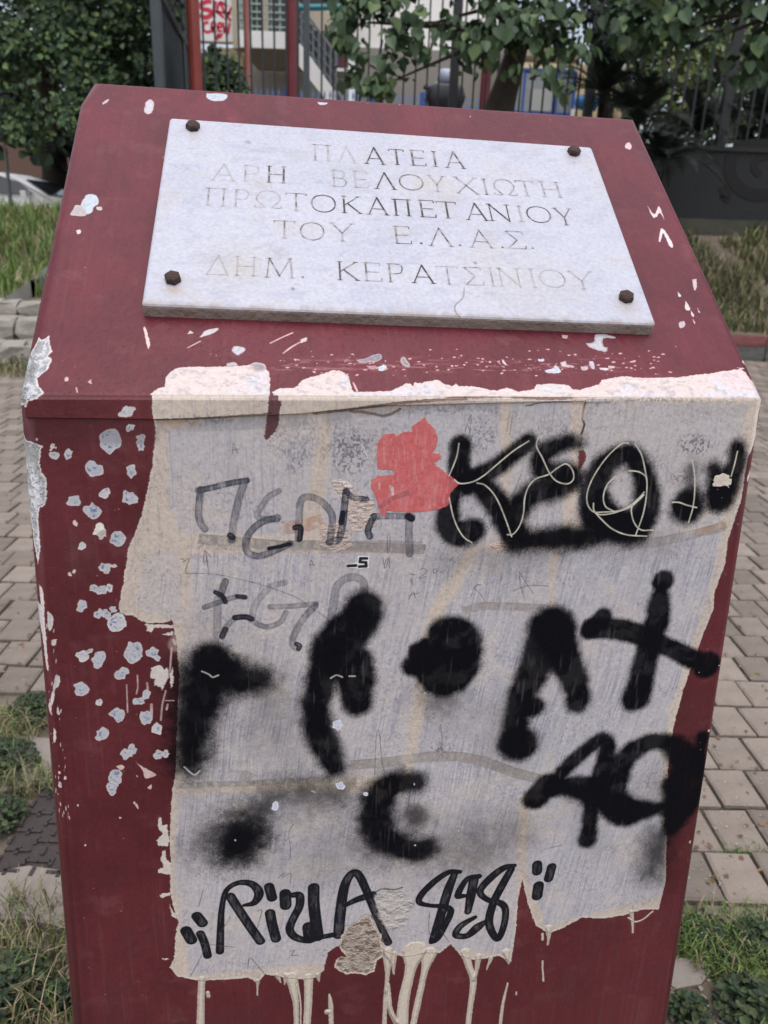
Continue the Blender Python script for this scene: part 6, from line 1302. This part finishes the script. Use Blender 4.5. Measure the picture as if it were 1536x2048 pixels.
near_grass('dry_grass', 'dry grass and straw on the soil left of the pedestal', 1500, (-60,1440,220,1600), [G3, G2, G4], .02, .10, 31, thin=.45)
near_grass('dry_straw', 'straw and grass on the soil at lower left', 1500, (-60,1800,260,2100), [G3, G4, G2], .02, .11, 32, thin=.42)
near_grass('lawn_tuft', 'green grass and moss right of the pedestal', 3400, (1290,1835,1600,2100), [G2, G1, G3], .015, .07, 33, thin=.36)
near_grass('joint_grass', 'grass and moss growing in the paver joints', 300, (1395,1560,1540,1660), [G1, G2, G3], .004, .016, 34, thin=.55)
near_grass('edge_grass', 'dry grass along the far edge of the left paving', 900, (-60,715,120,760), [G3, G2, G4], .05, .22, 35, .012)
near_grass('moss_strip', 'moss and grass between the last pavers and the soil', 900, (1440,1700,1560,1850), [G1, G2, G4], .006, .03, 36, thin=.5)
# dead leaves and crumbs lying on the paving
r = random.Random(18); mb = MB(); dl = [mat('dead_leaf', (.16, .10, .05), .8, island=.5), mat('pale_crumb', (.36, .34, .30), .9)]
for k in range(900):
    x_, y_ = (r.uniform(1330, 1580), r.uniform(900, 1840)) if r.random() < .6 else (r.uniform(-40, 130), r.uniform(860, 1400)); p = on_ground(x_, y_); mb.mi = 0 if r.random() < .35 else 1
    leaf_mesh(mb, (p.x, p.y, .0235), r.uniform(.003, .016) if mb.mi == 0 else r.uniform(.002, .006), (r.uniform(-.4, .4), r.uniform(-.4, .4), 1), .0, r, 'broad')
me = bpy.data.meshes.new('litter'); me.from_pydata([tuple(v) for v in mb.v], [], mb.f); me.polygons.foreach_set('material_index', mb.m); o = link('litter', me, dl); tag(o, 'dead leaves and crumbs scattered over the paving', None, None, 'stuff')
# loose gravel
r = random.Random(8); mb = MB()
for k in range(700):
    p = on_ground(r.choice([r.uniform(-40, 200), r.uniform(1310, 1560)]), r.uniform(1480, 2100)); s_ = r.uniform(.002, .008)
    if (Vector((p.x, p.y, 0)) - gl).dot(Vector((-(gr - gl).y, (gr - gl).x, 0)).normalized()) > .3: continue
    mb.tube([(p.x, p.y, s_ * .2), (p.x + r.uniform(-s_, s_), p.y + r.uniform(-s_, s_), s_)], [s_, s_ * .5], 5)
o = mb.build('gravel', mat('pale_gravel', (.22, .19, .16), .9, noise=((.4, .36, .32), 30, .3))); tag(o, 'small gravel and crumbs on the soil', None, None, 'stuff')
